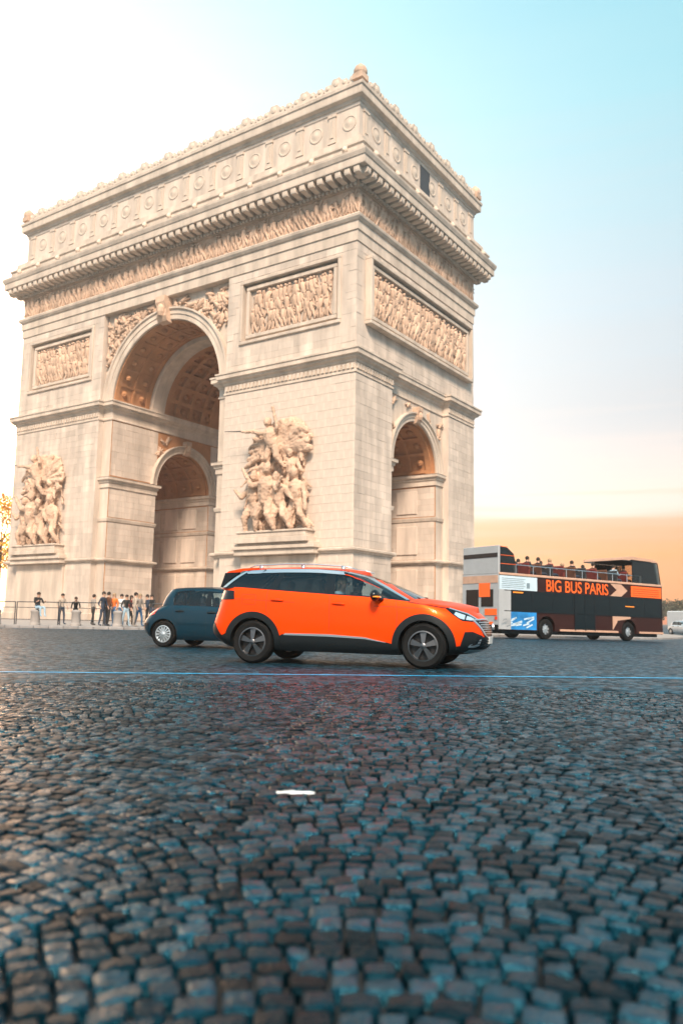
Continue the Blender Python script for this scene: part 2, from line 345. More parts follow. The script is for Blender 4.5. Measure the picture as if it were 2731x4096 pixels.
def build_setts():
    heading = math.atan2(FW.y, FW.x) - .10
    ax = Vector((math.cos(heading), math.sin(heading))); lx = Vector((ax.y, -ax.x))
    P = .082; SW = 1.86; Rr = SW / 2 / math.sin(R(38)); ncol = 14
    def arc(s): return math.sqrt(max(Rr * Rr - s * s, 0)) - Rr * math.cos(R(38))
    cells = []
    for c in range(-6, 7):
        off = rnd.random() * P
        for i in range(-34, 130):
            # stones along the arc from -38 to 38 degrees, staggered
            na = 24; st = (i % 2) * .5; w = [1 + rnd.uniform(-.22, .22) for _ in range(na + 1)]; tot = sum(w[:na]); acc = -st * w[0] * .9
            bounds = [-38.0]
            for k in range(na + 1):
                acc += w[k]; a = -38 + 76 * acc / tot
                if a > bounds[-1] + 1.2 and a < 38 - 1.2: bounds.append(a)
            bounds.append(38.0)
            for a0, a1 in zip(bounds, bounds[1:]):
                am = R((a0 + a1) / 2)
                s = Rr * math.sin(am); base = i * P + off
                u = c * SW + s; v = base + arc(s)
                if v < -1.2 or v > 9.9: continue
                p = Vector(CAM[:2]) + ax * v + lx * u; d = p - Vector(CAM[:2]); r = d.length
                if r > 9.55 or r < .25: continue
                dep = d.dot(FW); lat = d.dot(RT)
                if dep < .35 or abs(lat) > .62 * dep + 1.0: continue
                half_a = R((a1 - a0) / 2) * Rr - .005; half_r = P * math.cos(am) / 2 - .0045
                # local frame: tangent along arc, normal
                T = lx * math.cos(am) + ax * (-math.sin(am)); Nn = ax * math.cos(am) + lx * math.sin(am)
                cells.append((r if dep > 1.3 else 99 - r, p, T, Nn, half_a, half_r))
    def stone(b, p, T, Nn, ha, hr):
        h = rnd.uniform(-.004, .003); tx, ty = rnd.gauss(0, .06), rnd.gauss(0, .06)
        ring = []
        c = rnd.uniform(.14, .30)
        for sx, sy in ((-1, -1 + c), (-1 + c, -1), (1 - c, -1), (1, -1 + c), (1, 1 - c), (1 - c, 1), (-1 + c, 1), (-1, 1 - c)):
            ring.append((sx * ha * rnd.uniform(.93, 1.03), sy * hr * rnd.uniform(.92, 1.04)))
        vs = []
        for sc_, z in ((1.0, -.04), (1.0, -.009), (.91, -.0012), (.62, .0008)):
            for a, q in ring:
                a2, q2 = a * sc_, q * sc_; w = p + T * a2 + Nn * q2
                vs.append((w.x, w.y, z + h + (a2 * tx + q2 * ty if z > -.02 else 0) + (rnd.uniform(-.0012, .0012) if z > -.01 else 0)))
        vs.append((p.x, p.y, h + rnd.uniform(-.001, .0016)))
        fs = [(r_ * 8 + j, r_ * 8 + (j + 1) % 8, (r_ + 1) * 8 + (j + 1) % 8, (r_ + 1) * 8 + j) for r_ in range(3) for j in range(8)]
        fs += [(24 + j, 24 + (j + 1) % 8, 32) for j in range(8)]
        b.add(vs, fs)
        return len(fs)
    cells.sort(key=lambda c: c[0])
    def finish(b, name, vals):
        o = b.build(name, MT['sett'], road, angle=.9)
        at_ = o.data.attributes.new('rnd', 'FLOAT', 'FACE'); at_.data.foreach_set('value', vals); return o
    for c in cells[:300]:
        b = MB(); q = rnd.random(); n = stone(b, *c[1:]); finish(b, 'sett', [q] * n)
    b = MB(); vals = []
    for c in cells[300:]:
        q = rnd.random(); n = stone(b, *c[1:]); vals += [q] * n
    o = finish(b, 'setts', vals); tag(o, kind='stuff')
    print('setts', len(cells))
build_setts()

def sheet_strip(name, p0, p1, w, z, m, kind='structure', n=60, parent=None):
    b = MB(); p0, p1 = Vector(p0), Vector(p1); d = (p1 - p0).normalized(); s = Vector((-d.y, d.x)) * w / 2
    for i in range(n + 1):
        p = p0.lerp(p1, i / n); e = s * rnd.uniform(.86, 1.1)
        for q in (p - e, p + e): b.v.append((q.x, q.y, gz(q.x, q.y) + z))
    b.f = [(2 * i, 2 * i + 2, 2 * i + 3, 2 * i + 1) for i in range(n)]; b.m = [0] * n
    o = b.build(name, m, parent); 
    if kind: tag(o, kind=kind)
    return o
ld = Vector((31.47 - 24.37, -39.6 + 45.43)).normalized(); lp = Vector((24.37, -45.43))
sheet_strip('road_marking', lp - ld * 14, lp + ld * 30, .11, .006, MT['blue'], n=160)

def build_island():
    b = MB(); n = 360; segs = [(KR, .0, -.3), (KR, .115, 0), (KR - .04, .13, 0), (KR - .34, .134, 0)]
    k = MB()
    for i in range(n):     # kerb stones
        t0, t1 = 2 * math.pi * (i + .02) / n, 2 * math.pi * (i + .98) / n
        P = []
        for r, z in ((KR, -.25), (KR, .105), (KR - .03, .13), (KR - .32, .135), (KR - .32, -.2)):
            for t in (t0, t1):
                x, y = AC[0] + r * math.cos(t), AC[1] + r * math.sin(t); P.append((x, y, gz(x, y) + z))
        k.add(P, [(0, 1, 3, 2), (2, 3, 5, 4), (4, 5, 7, 6), (6, 7, 9, 8), (0, 2, 4, 6, 8), (9, 7, 5, 3, 1)])
    tag(k.build('kerb', MT['kerb']), kind='structure')
    for r in (KR - .33, KR - 3, KR - 8, KR - 14, 20, 8):
        for j in range(n):
            t = 2 * math.pi * j / n; x, y = AC[0] + r * math.cos(t), AC[1] + r * math.sin(t); b.v.append((x, y, gz(x, y) + .13))
    for i in range(5):
        for j in range(n): b.f.append((i * n + j, i * n + (j + 1) % n, (i + 1) * n + (j + 1) % n, (i + 1) * n + j)); b.m.append(0)
    b.f.append([5 * n + j for j in range(n)]); b.m.append(0)
    tag(b.build('pavement', MT['pave']), kind='structure')
build_island()

# ------------------------------------------------------------------ the arch
W, D = 44.82, 22.21
OX0, OX1, OY0, OY1 = -29.72, -15.1, 6.85, 15.0      # openings
GS, SS = 21.9, 14.46                                # springings
GR, SR = (OX1 - OX0) / 2, (OY1 - OY0) / 2
GC, SCn = (OX0 + OX1) / 2, (OY0 + OY1) / 2
arch = tag(empty('triumphal_arch', (0, 0, 0)), 'huge pale limestone triumphal arch with carved panels, standing behind the cars', 'triumphal arch')
def archprof(c, r, spring, z0, n=32):
    return [(c - r, z0), (c + r, z0)] + [(c + r * math.cos(math.pi * i / n), spring + r * math.sin(math.pi * i / n)) for i in range(n + 1)]
IN = .62
b = MB(); b.box((-W + IN, IN, -1), (-IN, D - IN, 31.9)); core = b.build('wall', [MT['vault'], MT['stone']], arch)
c1 = MB(); c1.prism(archprof(GC, GR, GS, -2), -2, D + 2, 'y'); c2 = MB(); c2.prism(archprof(SCn, SR, SS, -2), -W - 2, 2, 'x')
boolean(core, [c1.build('cut', MT['vault']), c2.build('cut', MT['vault'])])
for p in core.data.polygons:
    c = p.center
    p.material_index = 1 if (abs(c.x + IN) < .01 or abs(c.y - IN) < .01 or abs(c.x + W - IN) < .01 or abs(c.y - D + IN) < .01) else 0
SX, SY0, SY1 = 13.9, 5.75, D - 5.75
SXb = (-31.0, -13.9)
PZ = (24.67, 30.55)
def corner_block(x0, x1, y0, y1, fy, fx):
    b = MB(); b.box((x0, y0, -1), (x1, y1, 31.7)); o = b.build('pier', MT['ashlar'], arch)
    cs = []
    px0, px1 = x0 + 1.5, x1 - 1.5
    if fy is not None:
        c = MB(); c.box((px0, fy - .45, PZ[0]), (px1, fy + .45, PZ[1])); cs.append(c.build('cut', MT['ashlar']))
    boolean(o, cs)
for (x0, x1), (y0, y1), fy in (((SXb[1], 0), (0, SY0), 0), ((SXb[1], 0), (SY1, D), D), ((-W, SXb[0]), (0, SY0), 0), ((-W, SXb[0]), (SY1, D), D)):
    corner_block(x0, x1, y0, y1, fy, None)
# upper side walls across the short bays (the long side panel spans the whole side)
for xs in ((-IN - .3, 0.0), (-W, -W + IN + .3)):
    b = MB(); b.box((xs[0], SY0 - .2, 22.2), (xs[1] - .004, SY1 + .2, 31.69)); b.build('upper_side_wall', MT['ashlar'], arch)

def polyoff(poly, off):
    """offset a rectilinear counter-clockwise polygon outwards"""
    n = len(poly); out = []
    for i in range(n):
        p0, p1, p2 = Vector(poly[i - 1]), Vector(poly[i]), Vector(poly[(i + 1) % n])
        d0 = (p1 - p0).normalized(); d1 = (p2 - p1).normalized()
        out.append(p1 + Vector((d0.y, -d0.x)) * off + Vector((d1.y, -d1.x)) * off)
    return out
def moulding(name, poly, prof, m, close=True):
    b = MB(); n = len(poly)
    for off, z in prof:
        b.v += [(p.x, p.y, z) for p in polyoff(poly, off)]
    for i in range(len(prof) - 1):
        for j in range(n): b.f.append((i * n + j, i * n + (j + 1) % n, (i + 1) * n + (j + 1) % n, (i + 1) * n + j)); b.m.append(0)
    b.f.append(list(range(n))); b.f.append(list(range((len(prof) - 1) * n, len(prof) * n))); b.m += [0, 0]
    return b.build(name, m, arch)
RECT = [(-W, 0), (0, 0), (0, D), (-W, D)]
rightB = [(OX1, IN), (SXb[1], IN), (SXb[1], 0), (0, 0), (0, SY0), (-IN, SY0), (-IN, SY1), (0, SY1), (0, D), (SXb[1], D), (SXb[1], D - IN), (OX1, D - IN)]
leftB = [(SXb[0], IN), (OX0, IN), (OX0, D - IN), (SXb[0], D - IN), (SXb[0], D), (-W, D), (-W, SY1), (-W + IN, SY1), (-W + IN, SY0), (-W, SY0), (-W, 0), (SXb[0], 0)]
imp = [(-.05, 20.30), (.10, 20.30), (.10, 20.45), (.04, 20.5), (.04, 21.15), (.12, 21.2), (.16, 21.35), (.42, 21.5), (.44, 21.62), (.62, 21.68), (.62, 22.02), (.70, 22.06), (.70, 22.2), (-.05, 22.3)]
for P_ in (rightB, leftB): moulding('impost_cornice', P_, imp, MT['stone'])
piers = [[(OX1, IN), (SXb[1], IN), (SXb[1], 0), (0, 0), (0, SY0), (-IN, SY0), (-IN, OY0), (OX1, OY0)],
         [(OX1, OY1), (-IN, OY1), (-IN, SY1), (0, SY1), (0, D), (SXb[1], D), (SXb[1], D - IN), (OX1, D - IN)],
         [(SXb[0], 0), (SXb[0], IN), (OX0, IN), (OX0, OY0), (-W + IN, OY0), (-W + IN, SY0), (-W, SY0), (-W, 0)],
         [(OX0, OY1), (OX0, D - IN), (SXb[0], D - IN), (SXb[0], D), (-W, D), (-W, SY1), (-W + IN, SY1), (-W + IN, OY1)]]
for P_ in piers:
    moulding('plinth_moulding', P_, [(-.05, 5.78), (.10, 5.82), (.12, 5.95), (.34, 6.02), (.36, 6.16), (.30, 6.22), (.1, 6.26), (-.05, 6.3)], MT['stone'])
    moulding('base_course', P_, [(.22, -1), (.22, .75), (.10, .82), (.08, 1.3), (.002, 1.4)], MT['stone'])
inner = [[(OX1, IN), (-IN, IN), (-IN, OY0), (OX1, OY0)], [(OX1, OY1), (-IN, OY1), (-IN, D - IN), (OX1, D - IN)],
         [(-W + IN, IN), (OX0, IN), (OX0, OY0), (-W + IN, OY0)], [(-W + IN, OY1), (OX0, OY1), (OX0, D - IN), (-W + IN, D - IN)]]
for P_ in inner:
    moulding('side_impost', P_, [(-.05, 13.3), (.12, 13.35), (.12, 13.8), (.22, 13.85), (.24, 14.05), (.42, 14.12), (.42, 14.35), (.46, 14.4), (-.05, 14.46)], MT['stone'])
    moulding('inner_band', P_, [(-.05, 9.9), (.10, 9.95), (.16, 10.2), (.16, 10.3), (-.05, 10.35)], MT['stone'])
# entablature and attic
moulding('architrave', RECT, [(-.05, 31.35), (.10, 31.4), (.10, 32.3), (.20, 32.32), (.20, 33.05), (.32, 33.1), (.46, 33.3), (.50, 33.5), (.40, 33.62), (.06, 33.66)], MT['stone'])
moulding('frieze', RECT, [(.05, 33.6), (.05, 35.9), (.2, 35.95), (.24, 36.1), (.32, 36.2), (.32, 36.86)], MT['carve'])
moulding('main_cornice', RECT, [(.3, 36.84), (1.70, 36.90), (1.72, 36.98), (1.72, 37.55), (1.80, 37.6), (1.92, 37.9), (1.94, 38.08), (1.6, 38.2), (1.3, 38.25), (1.25, 38.9), (1.38, 39.0), (1.38, 39.15), (1.05, 39.3), (.9, 39.35), (.85, 40.0), (.35, 40.15)], MT['stone'])
moulding('attic_wall', RECT, [(.20, 39.8), (.20, 40.55), (.12, 40.6), (.12, 43.2), (.2, 43.3), (.2, 43.75)], MT['ashlar'])
moulding('attic_cornice', RECT, [(.18, 43.55), (.30, 43.6), (.36, 43.85), (.70, 43.95), (.72, 44.05), (.72, 44.62), (.82, 44.68), (.84, 44.94), (.5, 45.0), (.45, 45.35), (.2, 45.4), (.2, 45.0), (-2, 44.9)], MT['stone'])

def edge_iter(off, step, inset=0.0):
    """positions along the four sides of the rectangle: (x, y, rotation)"""
    out = []
    sides = [((-W, 0), (0, 0), 0), ((0, 0), (0, D), math.pi / 2), ((0, D), (-W, D), math.pi), ((-W, D), (-W, 0), -math.pi / 2)]
    for a, b_, rot in sides:
        a, b_ = Vector(a), Vector(b_); L = (b_ - a).length; d = (b_ - a).normalized(); nrm = Vector((d.y, -d.x))
        n = max(1, round((L + 2 * inset) / step)); 
        for i in range(n):
            p = a + d * (-inset + (L + 2 * inset) * (i + .5) / n) + nrm * off; out.append((p.x, p.y, rot, i, n))
    return out
b = MB(); b.prism([(-.05, 0), (-1.25, .06), (-1.30, .22), (-1.30, .60), (-.05, .60)], -.27, .27, 'x'); mod = b.build('modillion', MT['stone'], arch, bevel=.03); me_mod = mod.data; bpy.data.objects.remove(mod)
for x, y, rot, i, n in edge_iter(.32, .92, 1.3): inst(me_mod, 'modillion', arch, (x, y, 36.28), (0, 0, rot))
# dentils under the modillions and on the impost
b = MB()
for x, y, rot, i, n in edge_iter(.32, .40, .2):
    b.box((-.11, -.16, 0), (.11, .05, .24), mat4=Matrix.Translation((x, y, 36.0)) @ Matrix.Rotation(rot, 4, 'Z'))
for x, y, rot, i, n in edge_iter(.10, .42, 0):
    if (abs(y) < .2 or abs(y - D) < .2) and SXb[0] - .1 < x < SXb[1] + .1: continue
    if (abs(x) < .2 or abs(x + W) < .2) and SY0 < y < SY1: continue
    b.box((-.13, -.06, 0), (.13, .05, .42), mat4=Matrix.Translation((x, y, 20.62)) @ Matrix.Rotation(rot, 4, 'Z'))
tag(b.build('dentils', MT['stone'], arch), kind='stuff')
# cresting
def palm(w, h, d=.35):
    b = MB(); pts = []
    for i in range(13):
        t = math.pi * i / 12; rr_ = 1 + .10 * math.cos(6 * t); pts.append((w / 2 * math.cos(t) * rr_, h * .35 + h * .62 * math.sin(t) * rr_))
    pts = [(w / 2 * .8, 0)] + pts + [(-w / 2 * .8, 0)]
    b.prism(pts, -d / 2, d / 2, 'y'); b.ell((0, -d / 2, h * .5), (w * .25, .10, h * .3)); b.ell((0, d / 2, h * .5), (w * .25, .10, h * .3))
    o = b.build('antefix', MT['stone']); me = o.data; bpy.data.objects.remove(o); return me
me_b, me_s = palm(1.25, 1.05), palm(.80, .66)
for x, y, rot, i, n in edge_iter(.25, .85, 0):
    inst(me_b if i % 4 == 2 else me_s, 'antefix', arch, (x, y, 45.35), (0, 0, rot))
for x, y in ((.25, -.25), (.25, D + .25), (-W - .25, -.25), (-W - .25, D + .25)):
    b = MB(); b.box((x - .5, y - .5, 45.3), (x + .5, y + .5, 45.8)); b.ell((x, y, 46.1), (.60, .60, .62), nu=10, nv=7); b.ell((x, y, 46.6), (.25, .25, .25)); b.build('corner_finial', MT['carve'], arch)
# lion masks along the upper cornice, shields and pilasters of the attic
lm = MB(); lm.ell((0, -.12, 0), (.34, .30, .40), nu=8, nv=6); lm.ell((0, -.34, -.08), (.16, .18, .18)); lm.ell((-.22, -.1, .3), (.1, .1, .12)); lm.ell((.22, -.1, .3), (.1, .1, .12))
o = lm.build('lion_mask', MT['stone'], smooth=True); me_l = o.data; bpy.data.objects.remove(o)
shm = MB(); shm.lathe([(.70, 0), (.70, .05), (.60, .07), (.55, .03), (.36, .04), (.3, .07), (0, .10)], 20, Matrix.Rotation(math.pi / 2, 4, 'X'))
o = shm.build('shield', MT['stone'], angle=.7); me_sh = o.data; bpy.data.objects.remove(o)
pl_ = MB(); pl_.box((-.34, -.10, 0), (.34, .02, 2.55)); pl_.box((-.42, -.16, 2.38), (.42, .02, 2.62)); pl_.box((-.40, -.14, 0), (.40, .02, .22)); pl_.prism([(-.16, .5), (.16, .5), (.10, 2.1), (-.10, 2.1)], -.16, -.09, 'y')
o = pl_.build('pilaster', MT['stone']); me_pl = o.data; bpy.data.objects.remove(o)
for x, y, rot, i, n in edge_iter(1.28, 1.72, .4):
    if i % 2 == 0: inst(me_l, 'lion_mask', arch, (x, y, 38.72), (0, 0, rot), (.8, .8, .8))
for x, y, rot, i, n in edge_iter(.12, 1.72, 0):
    door = abs(rot - math.pi / 2) < .1 and abs(y - 11.3) < 1.2
    if door: continue
    if i % 2 == 0: inst(me_pl, 'pilaster', arch, (x, y, 40.6), (0, 0, rot))
    else: inst(me_sh, 'shield', arch, (x, y, 41.95), (0, 0, rot))
b = MB(); b.box((.10, 10.4, 40.45), (.16, 12.3, 43.3)); b.build('attic_doorway', MT['dark'], arch)

# masonry courses: proud stone blocks with open joints
def courses(u0, u1, z0, z1, hole=None, w=1.55, h=.62, skip=None):
    out = []; nrow = round((z1 - z0) / h); hh = (z1 - z0) / nrow
    for r in range(nrow):
        za, zb = z0 + r * hh, z0 + (r + 1) * hh; u = u0 + (-w * .5 if r % 2 else 0)
        while u < u1 - .05:
            wv = w * rnd.uniform(.85, 1.15); a, c = max(u, u0), min(u + wv, u1); u += wv
            if u1 - c < .35: c = u1; u = u1
            if c - a < .25: continue
            if hole and hole((a + c) / 2, (za + zb) / 2, a, c, za, zb): continue
            out.append((a, c, za, zb))
    return out
ub = MB(); ub.box((0, -.035, 0), (1, .02, 1)); tmp = ub.build('stone_block', MT['ashlar'], bevel=.006); me_block = tmp.data; bpy.data.objects.remove(tmp)
J = .006
stuffb = MB()
def put_blocks(cells, face, parts=False):
    for a, c, za, zb in cells:
        d = rnd.uniform(.012, .035)
        if face[0] == 'y':
            y = face[1]; sg = face[2]
            if parts: 
                o = inst(me_block, 'stone_block', arch, (a + J, y, za + J), (0, 0, 0), (c - a - 2 * J, d / .035, zb - za - 2 * J)); continue
            stuffb.box((a + J, min(y, y + sg * d), za + J), (c - J, max(y, y + sg * d), zb - J))
        else:
            x = face[1]; sg = face[2]; stuffb.box((min(x, x + sg * d), a + J, za + J), (max(x, x + sg * d), c - J, zb - J))
inP = lambda x0, x1: (lambda u, z, a, c, za, zb: c > x0 - .05 and a < x1 + .05 and zb > PZ[0] - .05 and za < PZ[1] + .05)
put_blocks(courses(SXb[1], 0, 6.3, 20.28, w=1.6, h=.70), ('y', 0, -1), True)
put_blocks(courses(SXb[1], 0, 1.4, 5.78, w=1.6, h=.72), ('y', 0, -1), True)
put_blocks(courses(-W, SXb[0], 6.3, 20.28), ('y', 0, -1)); put_blocks(courses(-W, SXb[0], 1.4, 5.78), ('y', 0, -1))
for ya, yb in ((0, SY0), (SY1, D)):
    put_blocks(courses(ya, yb, 6.3, 20.28), ('x', 0, 1)); put_blocks(courses(ya, yb, 1.4, 5.78), ('x', 0, 1))
put_blocks(courses(SXb[1], 0, 22.3, 31.3, inP(SXb[1] + 1.5, -1.5)), ('y', 0, -1)); put_blocks(courses(-W, SXb[0], 22.3, 31.3, inP(-W + 1.5, SXb[0] - 1.5)), ('y', 0, -1))
put_blocks(courses(0, D, 22.3, 31.3, inP(1.3, 21.0)), ('x', 0, 1))
for ya, yb in ((IN + .1, OY0), (OY1, D - IN - .1)):
    put_blocks(courses(ya, yb, 1.4, 5.78), ('x', OX0, 1)); put_blocks(courses(ya, yb, 6.3, 9.9), ('x', OX0, 1)); put_blocks(courses(ya, yb, 10.4, 13.3), ('x', OX0, 1)); put_blocks(courses(ya, yb, 14.6, 20.2), ('x', OX0, 1))
for x0, x1 in ((OX1 + .1, -IN - .1), (-W + IN + .1, OX0 - .1)): # inner walls of the short passage
    put_blocks(courses(x0, x1, 1.4, 5.78), ('y', OY1, -1)); put_blocks(courses(x0, x1, 6.3, 9.9), ('y', OY1, -1)); put_blocks(courses(x0, x1, 10.4, 13.2), ('y', OY1, -1))
tag(stuffb.build('stone_blocks', MT['ashlar'], arch), kind='stuff')

# archivolts
def archivolt(name, c, r, spring, axis, h, sgn, m, w=1.15, n=40):
    b = MB(); prof = [(0, -.02), (0, .16), (.06, .22), (w * .42, .22), (w * .45, .30), (w * .80, .30), (w * .86, .46), (w, .46), (w, -.02)]
    k = len(prof)
    for i in range(n + 1):
        t = math.pi * i / n
        for dr, dh in prof:
            a, z = c + (r + dr) * math.cos(t), spring + (r + dr) * math.sin(t); hh = h + sgn * dh
            b.v.append((a, hh, z) if axis == 'y' else (hh, a, z))
    for i in range(n):
        for j in range(k): b.f.append((i * k + j, i * k + (j + 1) % k, (i + 1) * k + (j + 1) % k, (i + 1) * k + j)); b.m.append(0)
    return b.build(name, m, arch, angle=.6)
for y, s in ((IN, -1), (D - IN, 1)): archivolt('archivolt', GC, GR - .02, GS, 'y', y, s, MT['stone'], 1.2)
for x, s in ((-IN, 1), (-W + IN, -1), (OX1, -1), (OX0, 1)): archivolt('archivolt', SCn, SR - .02, SS, 'x', x, s, MT['stone'], .85, 32)
# keystone consoles
def keystone(c, z, axis, h, sgn, w):
    b = MB(); pr = [(.0, 0), (.55, .1), (.75, .5), (.7, 1.1), (.95, 1.7), (.95, 2.2), (0, 2.2)]
    pts = [(h + sgn * p[0] * w, z + p[1] * w) for p in pr]
    b.prism(pts, c - .55 * w, c + .55 * w, 'x' if axis == 'y' else 'y')
    b.ell((c, h + sgn * .8 * w, z + 1.0 * w) if axis == 'y' else (h + sgn * .8 * w, c, z + 1.0 * w), (.38 * w, .35 * w, .6 * w)); b.build('keystone', MT['carve'], arch)
keystone(GC, GS + GR - .35, 'y', IN, -1, 1.15); keystone(SCn, SS + SR - .2, 'x', -IN, 1, .7); keystone(SCn, SS + SR - .2, 'x', OX0, 1, .7)
# coffered vaults
def vault_ribs(c, r, spring, axis, h0, h1, ny, na, m, dep=.28, wr=.30):
    b = MB(); n = 36
    def band(ha, hb, rin):
        k = len(b.v)
        for i in range(n + 1):
            t = math.pi * i / n
            for rq, hh in ((r + .02, ha), (rin, ha), (rin, hb), (r + .02, hb)):
                a, z = c + rq * math.cos(t), spring + rq * math.sin(t); b.v.append((a, hh, z) if axis == 'y' else (hh, a, z))
        for i in range(n):
            for j in range(3): b.f.append((k + i * 4 + j, k + i * 4 + j + 1, k + (i + 1) * 4 + j + 1, k + (i + 1) * 4 + j)); b.m.append(0)
    band(h0, h0 + wr * 2, r - dep); band(h1 - wr * 2, h1, r - dep)
    for i in range(1, ny):
        h = h0 + (h1 - h0) * i / ny; band(h - wr / 2, h + wr / 2, r - dep)
    for i in range(0, na + 1):
        t = math.pi * (.02 + .96 * i / na); dtt = wr / 2 / r
        P = []
        for tt in (t - dtt, t + dtt):
            for rq in (r + .02, r - dep * .96):
                for hh in (h0, h1):
                    a, z = c + rq * math.cos(tt), spring + rq * math.sin(tt); P.append((a, hh, z) if axis == 'y' else (hh, a, z))
        b.add(P, [(0, 1, 3, 2), (4, 6, 7, 5), (2, 3, 7, 6)])
    # a rosette in every coffer
    for i in range(ny):
        for q in range(na):
            t = math.pi * (.02 + .96 * (q + .5) / na); h = h0 + (h1 - h0) * (i + .5) / ny; a, z = c + (r - .05) * math.cos(t), spring + (r - .05) * math.sin(t)
            b.ell((a, h, z) if axis == 'y' else (h, a, z), (.32, .32, .32), nu=8, nv=4)
    return b.build('coffered_vault', m, arch)
vault_ribs(GC, GR, GS, 'y', 7.2, D - 7.2, 4, 13, MT['vault'], .35, .42)
vault_ribs(GC, GR, GS, 'y', .7, 5.3, 2, 13, MT['vault'], .12, .25)
b_ = MB()
vault_ribs(GC, GR, GS, 'y', 5.4, 7.1, 1, 2, MT['stone'], .55, .42)
vault_ribs(SCn, SR, SS, 'x', OX1 + .4, -1.0, 6, 7, MT['vault'], .2, .28)
vault_ribs(SCn, SR, SS, 'x', -W + 1.0, OX0 - .4, 6, 7, MT['vault'], .2, .28)
# lintel and lattice-like inscribed wall inside the short passage
b = MB()
for x0, x1 in ((-13.9, -2.2), (-W + 2, -31.2)):
    for k in range(4):
        xa = x0 + (x1 - x0) * (k + .12) / 4; xb = x0 + (x1 - x0) * (k + .88) / 4
        for za_, zb_ in ((10.7, 12.9), (2.0, 5.4), (6.8, 9.5)): b = MB(); b.box((xa, OY1 - .14, za_), (xb, OY1 + .1, zb_)); b.build('inscribed_panel', MT['ashlar'], arch, bevel=.03)

# relief panels: frames and crowds of carved figures
def frame(a0, a1, z0, z1, w, h0, h1, axis, m, name='panel_frame'):
    b = MB()
    def bx(aa, ab, za, zb):
        lo, hi = min(h0, h1), max(h0, h1)
        if axis == 'y': b.box((aa, lo, za), (ab, hi, zb))
        else: b.box((lo, aa, za), (hi, ab, zb))
    bx(a0, a1, z0, z0 + w); bx(a0, a1, z1 - w, z1); bx(a0, a0 + w, z0 + w, z1 - w); bx(a1 - w, a1, z0 + w, z1 - w)
    return b.build(name, m, arch, bevel=.04)
def figures(b, a0, a1, z0, z1, place, size, rows, dens, depth, seed):
    q = random.Random(seed)
    for r in range(rows):
        n = max(1, int((a1 - a0) / size * dens))
        for i in range(n):
            a = a0 + (a1 - a0) * (i + q.uniform(.15, .85)) / n; s = size * q.uniform(.75, 1.15)
            zb = z0 + (z1 - z0 - s * 1.7) * (r / max(1, rows - 1) if rows > 1 else .3) + q.uniform(-.15, .15) * s; lean = q.uniform(-.35, .35)
            zb = max(z0, min(zb, z1 - s * 1.75)); dd = depth * q.uniform(.5, 1)
            P = lambda da, dz, dh=0: place(max(a0, min(a1, a + (da + lean * dz) * s)), zb + dz * s, dd + dh * s)
            b.cap(P(0, .75), P(0, 1.30), .20 * s, .24 * s, 6); b.ell(P(0, 1.62, .05), (.14 * s,) * 3, nu=6, nv=4)
            k = q.uniform(.1, .35); b.cap(P(-.08, .75), P(-k, .05), .15 * s, .08 * s, 6); b.cap(P(.08, .75), P(q.uniform(.1, .4), .05), .15 * s, .08 * s, 6)
            b.cap(P(-.22, 1.28), P(-q.uniform(.3, .7), q.uniform(.8, 1.8)), .09 * s, .06 * s, 5); b.cap(P(.22, 1.28), P(q.uniform(.3, .7), q.uniform(.8, 1.8), .1), .09 * s, .06 * s, 5)
            if q.random() < .4: b.cap(P(.3, .4), P(q.uniform(-.2, .6), 2.0), .04 * s, .04 * s, 5)
def relief_panel(a0, a1, z0, z1, axis, h, sgn, seed):
    """recess floor at h; h grows outwards with sgn"""
    frame(a0, a1, z0, z1, .30, h + sgn * -.02, h + sgn * .62, axis, MT['stone'])
    frame(a0 + .55, a1 - .55, z0 + .55, z1 - .55, .34, h - sgn * .02, h + sgn * .36, axis, MT['stone'])
    b = MB(); pl = (lambda a, z, d: (a, h + sgn * d, z)) if axis == 'y' else (lambda a, z, d: (h + sgn * d, a, z))
    figures(b, a0 + 1.2, a1 - 1.2, z0 + 1.0, z1 - 1.0, pl, 1.15, 3, 2.6, .12, seed)
    b.build('relief_panel', MT['carve'], arch, smooth=True)
relief_panel(SXb[1] + 1.5, -1.5, *PZ, 'y', .45, -1, 1)
relief_panel(-W + 1.5, SXb[0] - 1.5, *PZ, 'y', .45, -1, 2)
relief_panel(1.3, 21.0, *PZ, 'x', .0, 1, 3)
# frieze of small figures
b = MB(); q0 = 5
figures(b, -W, 0, 33.75, 35.85, lambda a, z, d: (a, -.05 - d, z), 1.05, 1, 2.3, .04, 5)
figures(b, 0, D, 33.75, 35.85, lambda a, z, d: (.05 + d, a, z), 1.05, 1, 2.3, .04, 6)
b.build('frieze_figures', MT['carve'], arch, smooth=True)
# spandrels
def spandrel(c, r, spring, ztop, alo, ahi, pl, seed, size):
    b = MB(); q = random.Random(seed)
    for _ in range(60 if size > .9 else 20):
        a = q.uniform(alo, ahi); z = q.uniform(spring + r * .35, ztop - .4)
        if math.hypot(a - c, z - spring) < r + 1.2 * size * .9 + .25: continue
        s = size * q.uniform(.7, 1.1); d = q.uniform(.03, .16); an = q.uniform(0, math.pi)
        P = lambda u, v, e=0: pl(max(alo, min(ahi, a + u * math.cos(an) - v * math.sin(an))), min(ztop - .15, z + u * math.sin(an) + v * math.cos(an)), d + e)
        b.cap(P(0, 0), P(.7 * s, 0), .28 * s, .18 * s, 6); b.cap(P(0, .1), P(-.6 * s, .5 * s), .12 * s, .06 * s, 6); b.cap(P(.2, -.1), P(.9 * s, -.5 * s), .14 * s, .07 * s, 6); b.ell(P(-.35 * s, 0, .1), (.17 * s,) * 3, nu=6, nv=4)
    b.build('spandrel_relief', MT['carve'], arch, smooth=True)
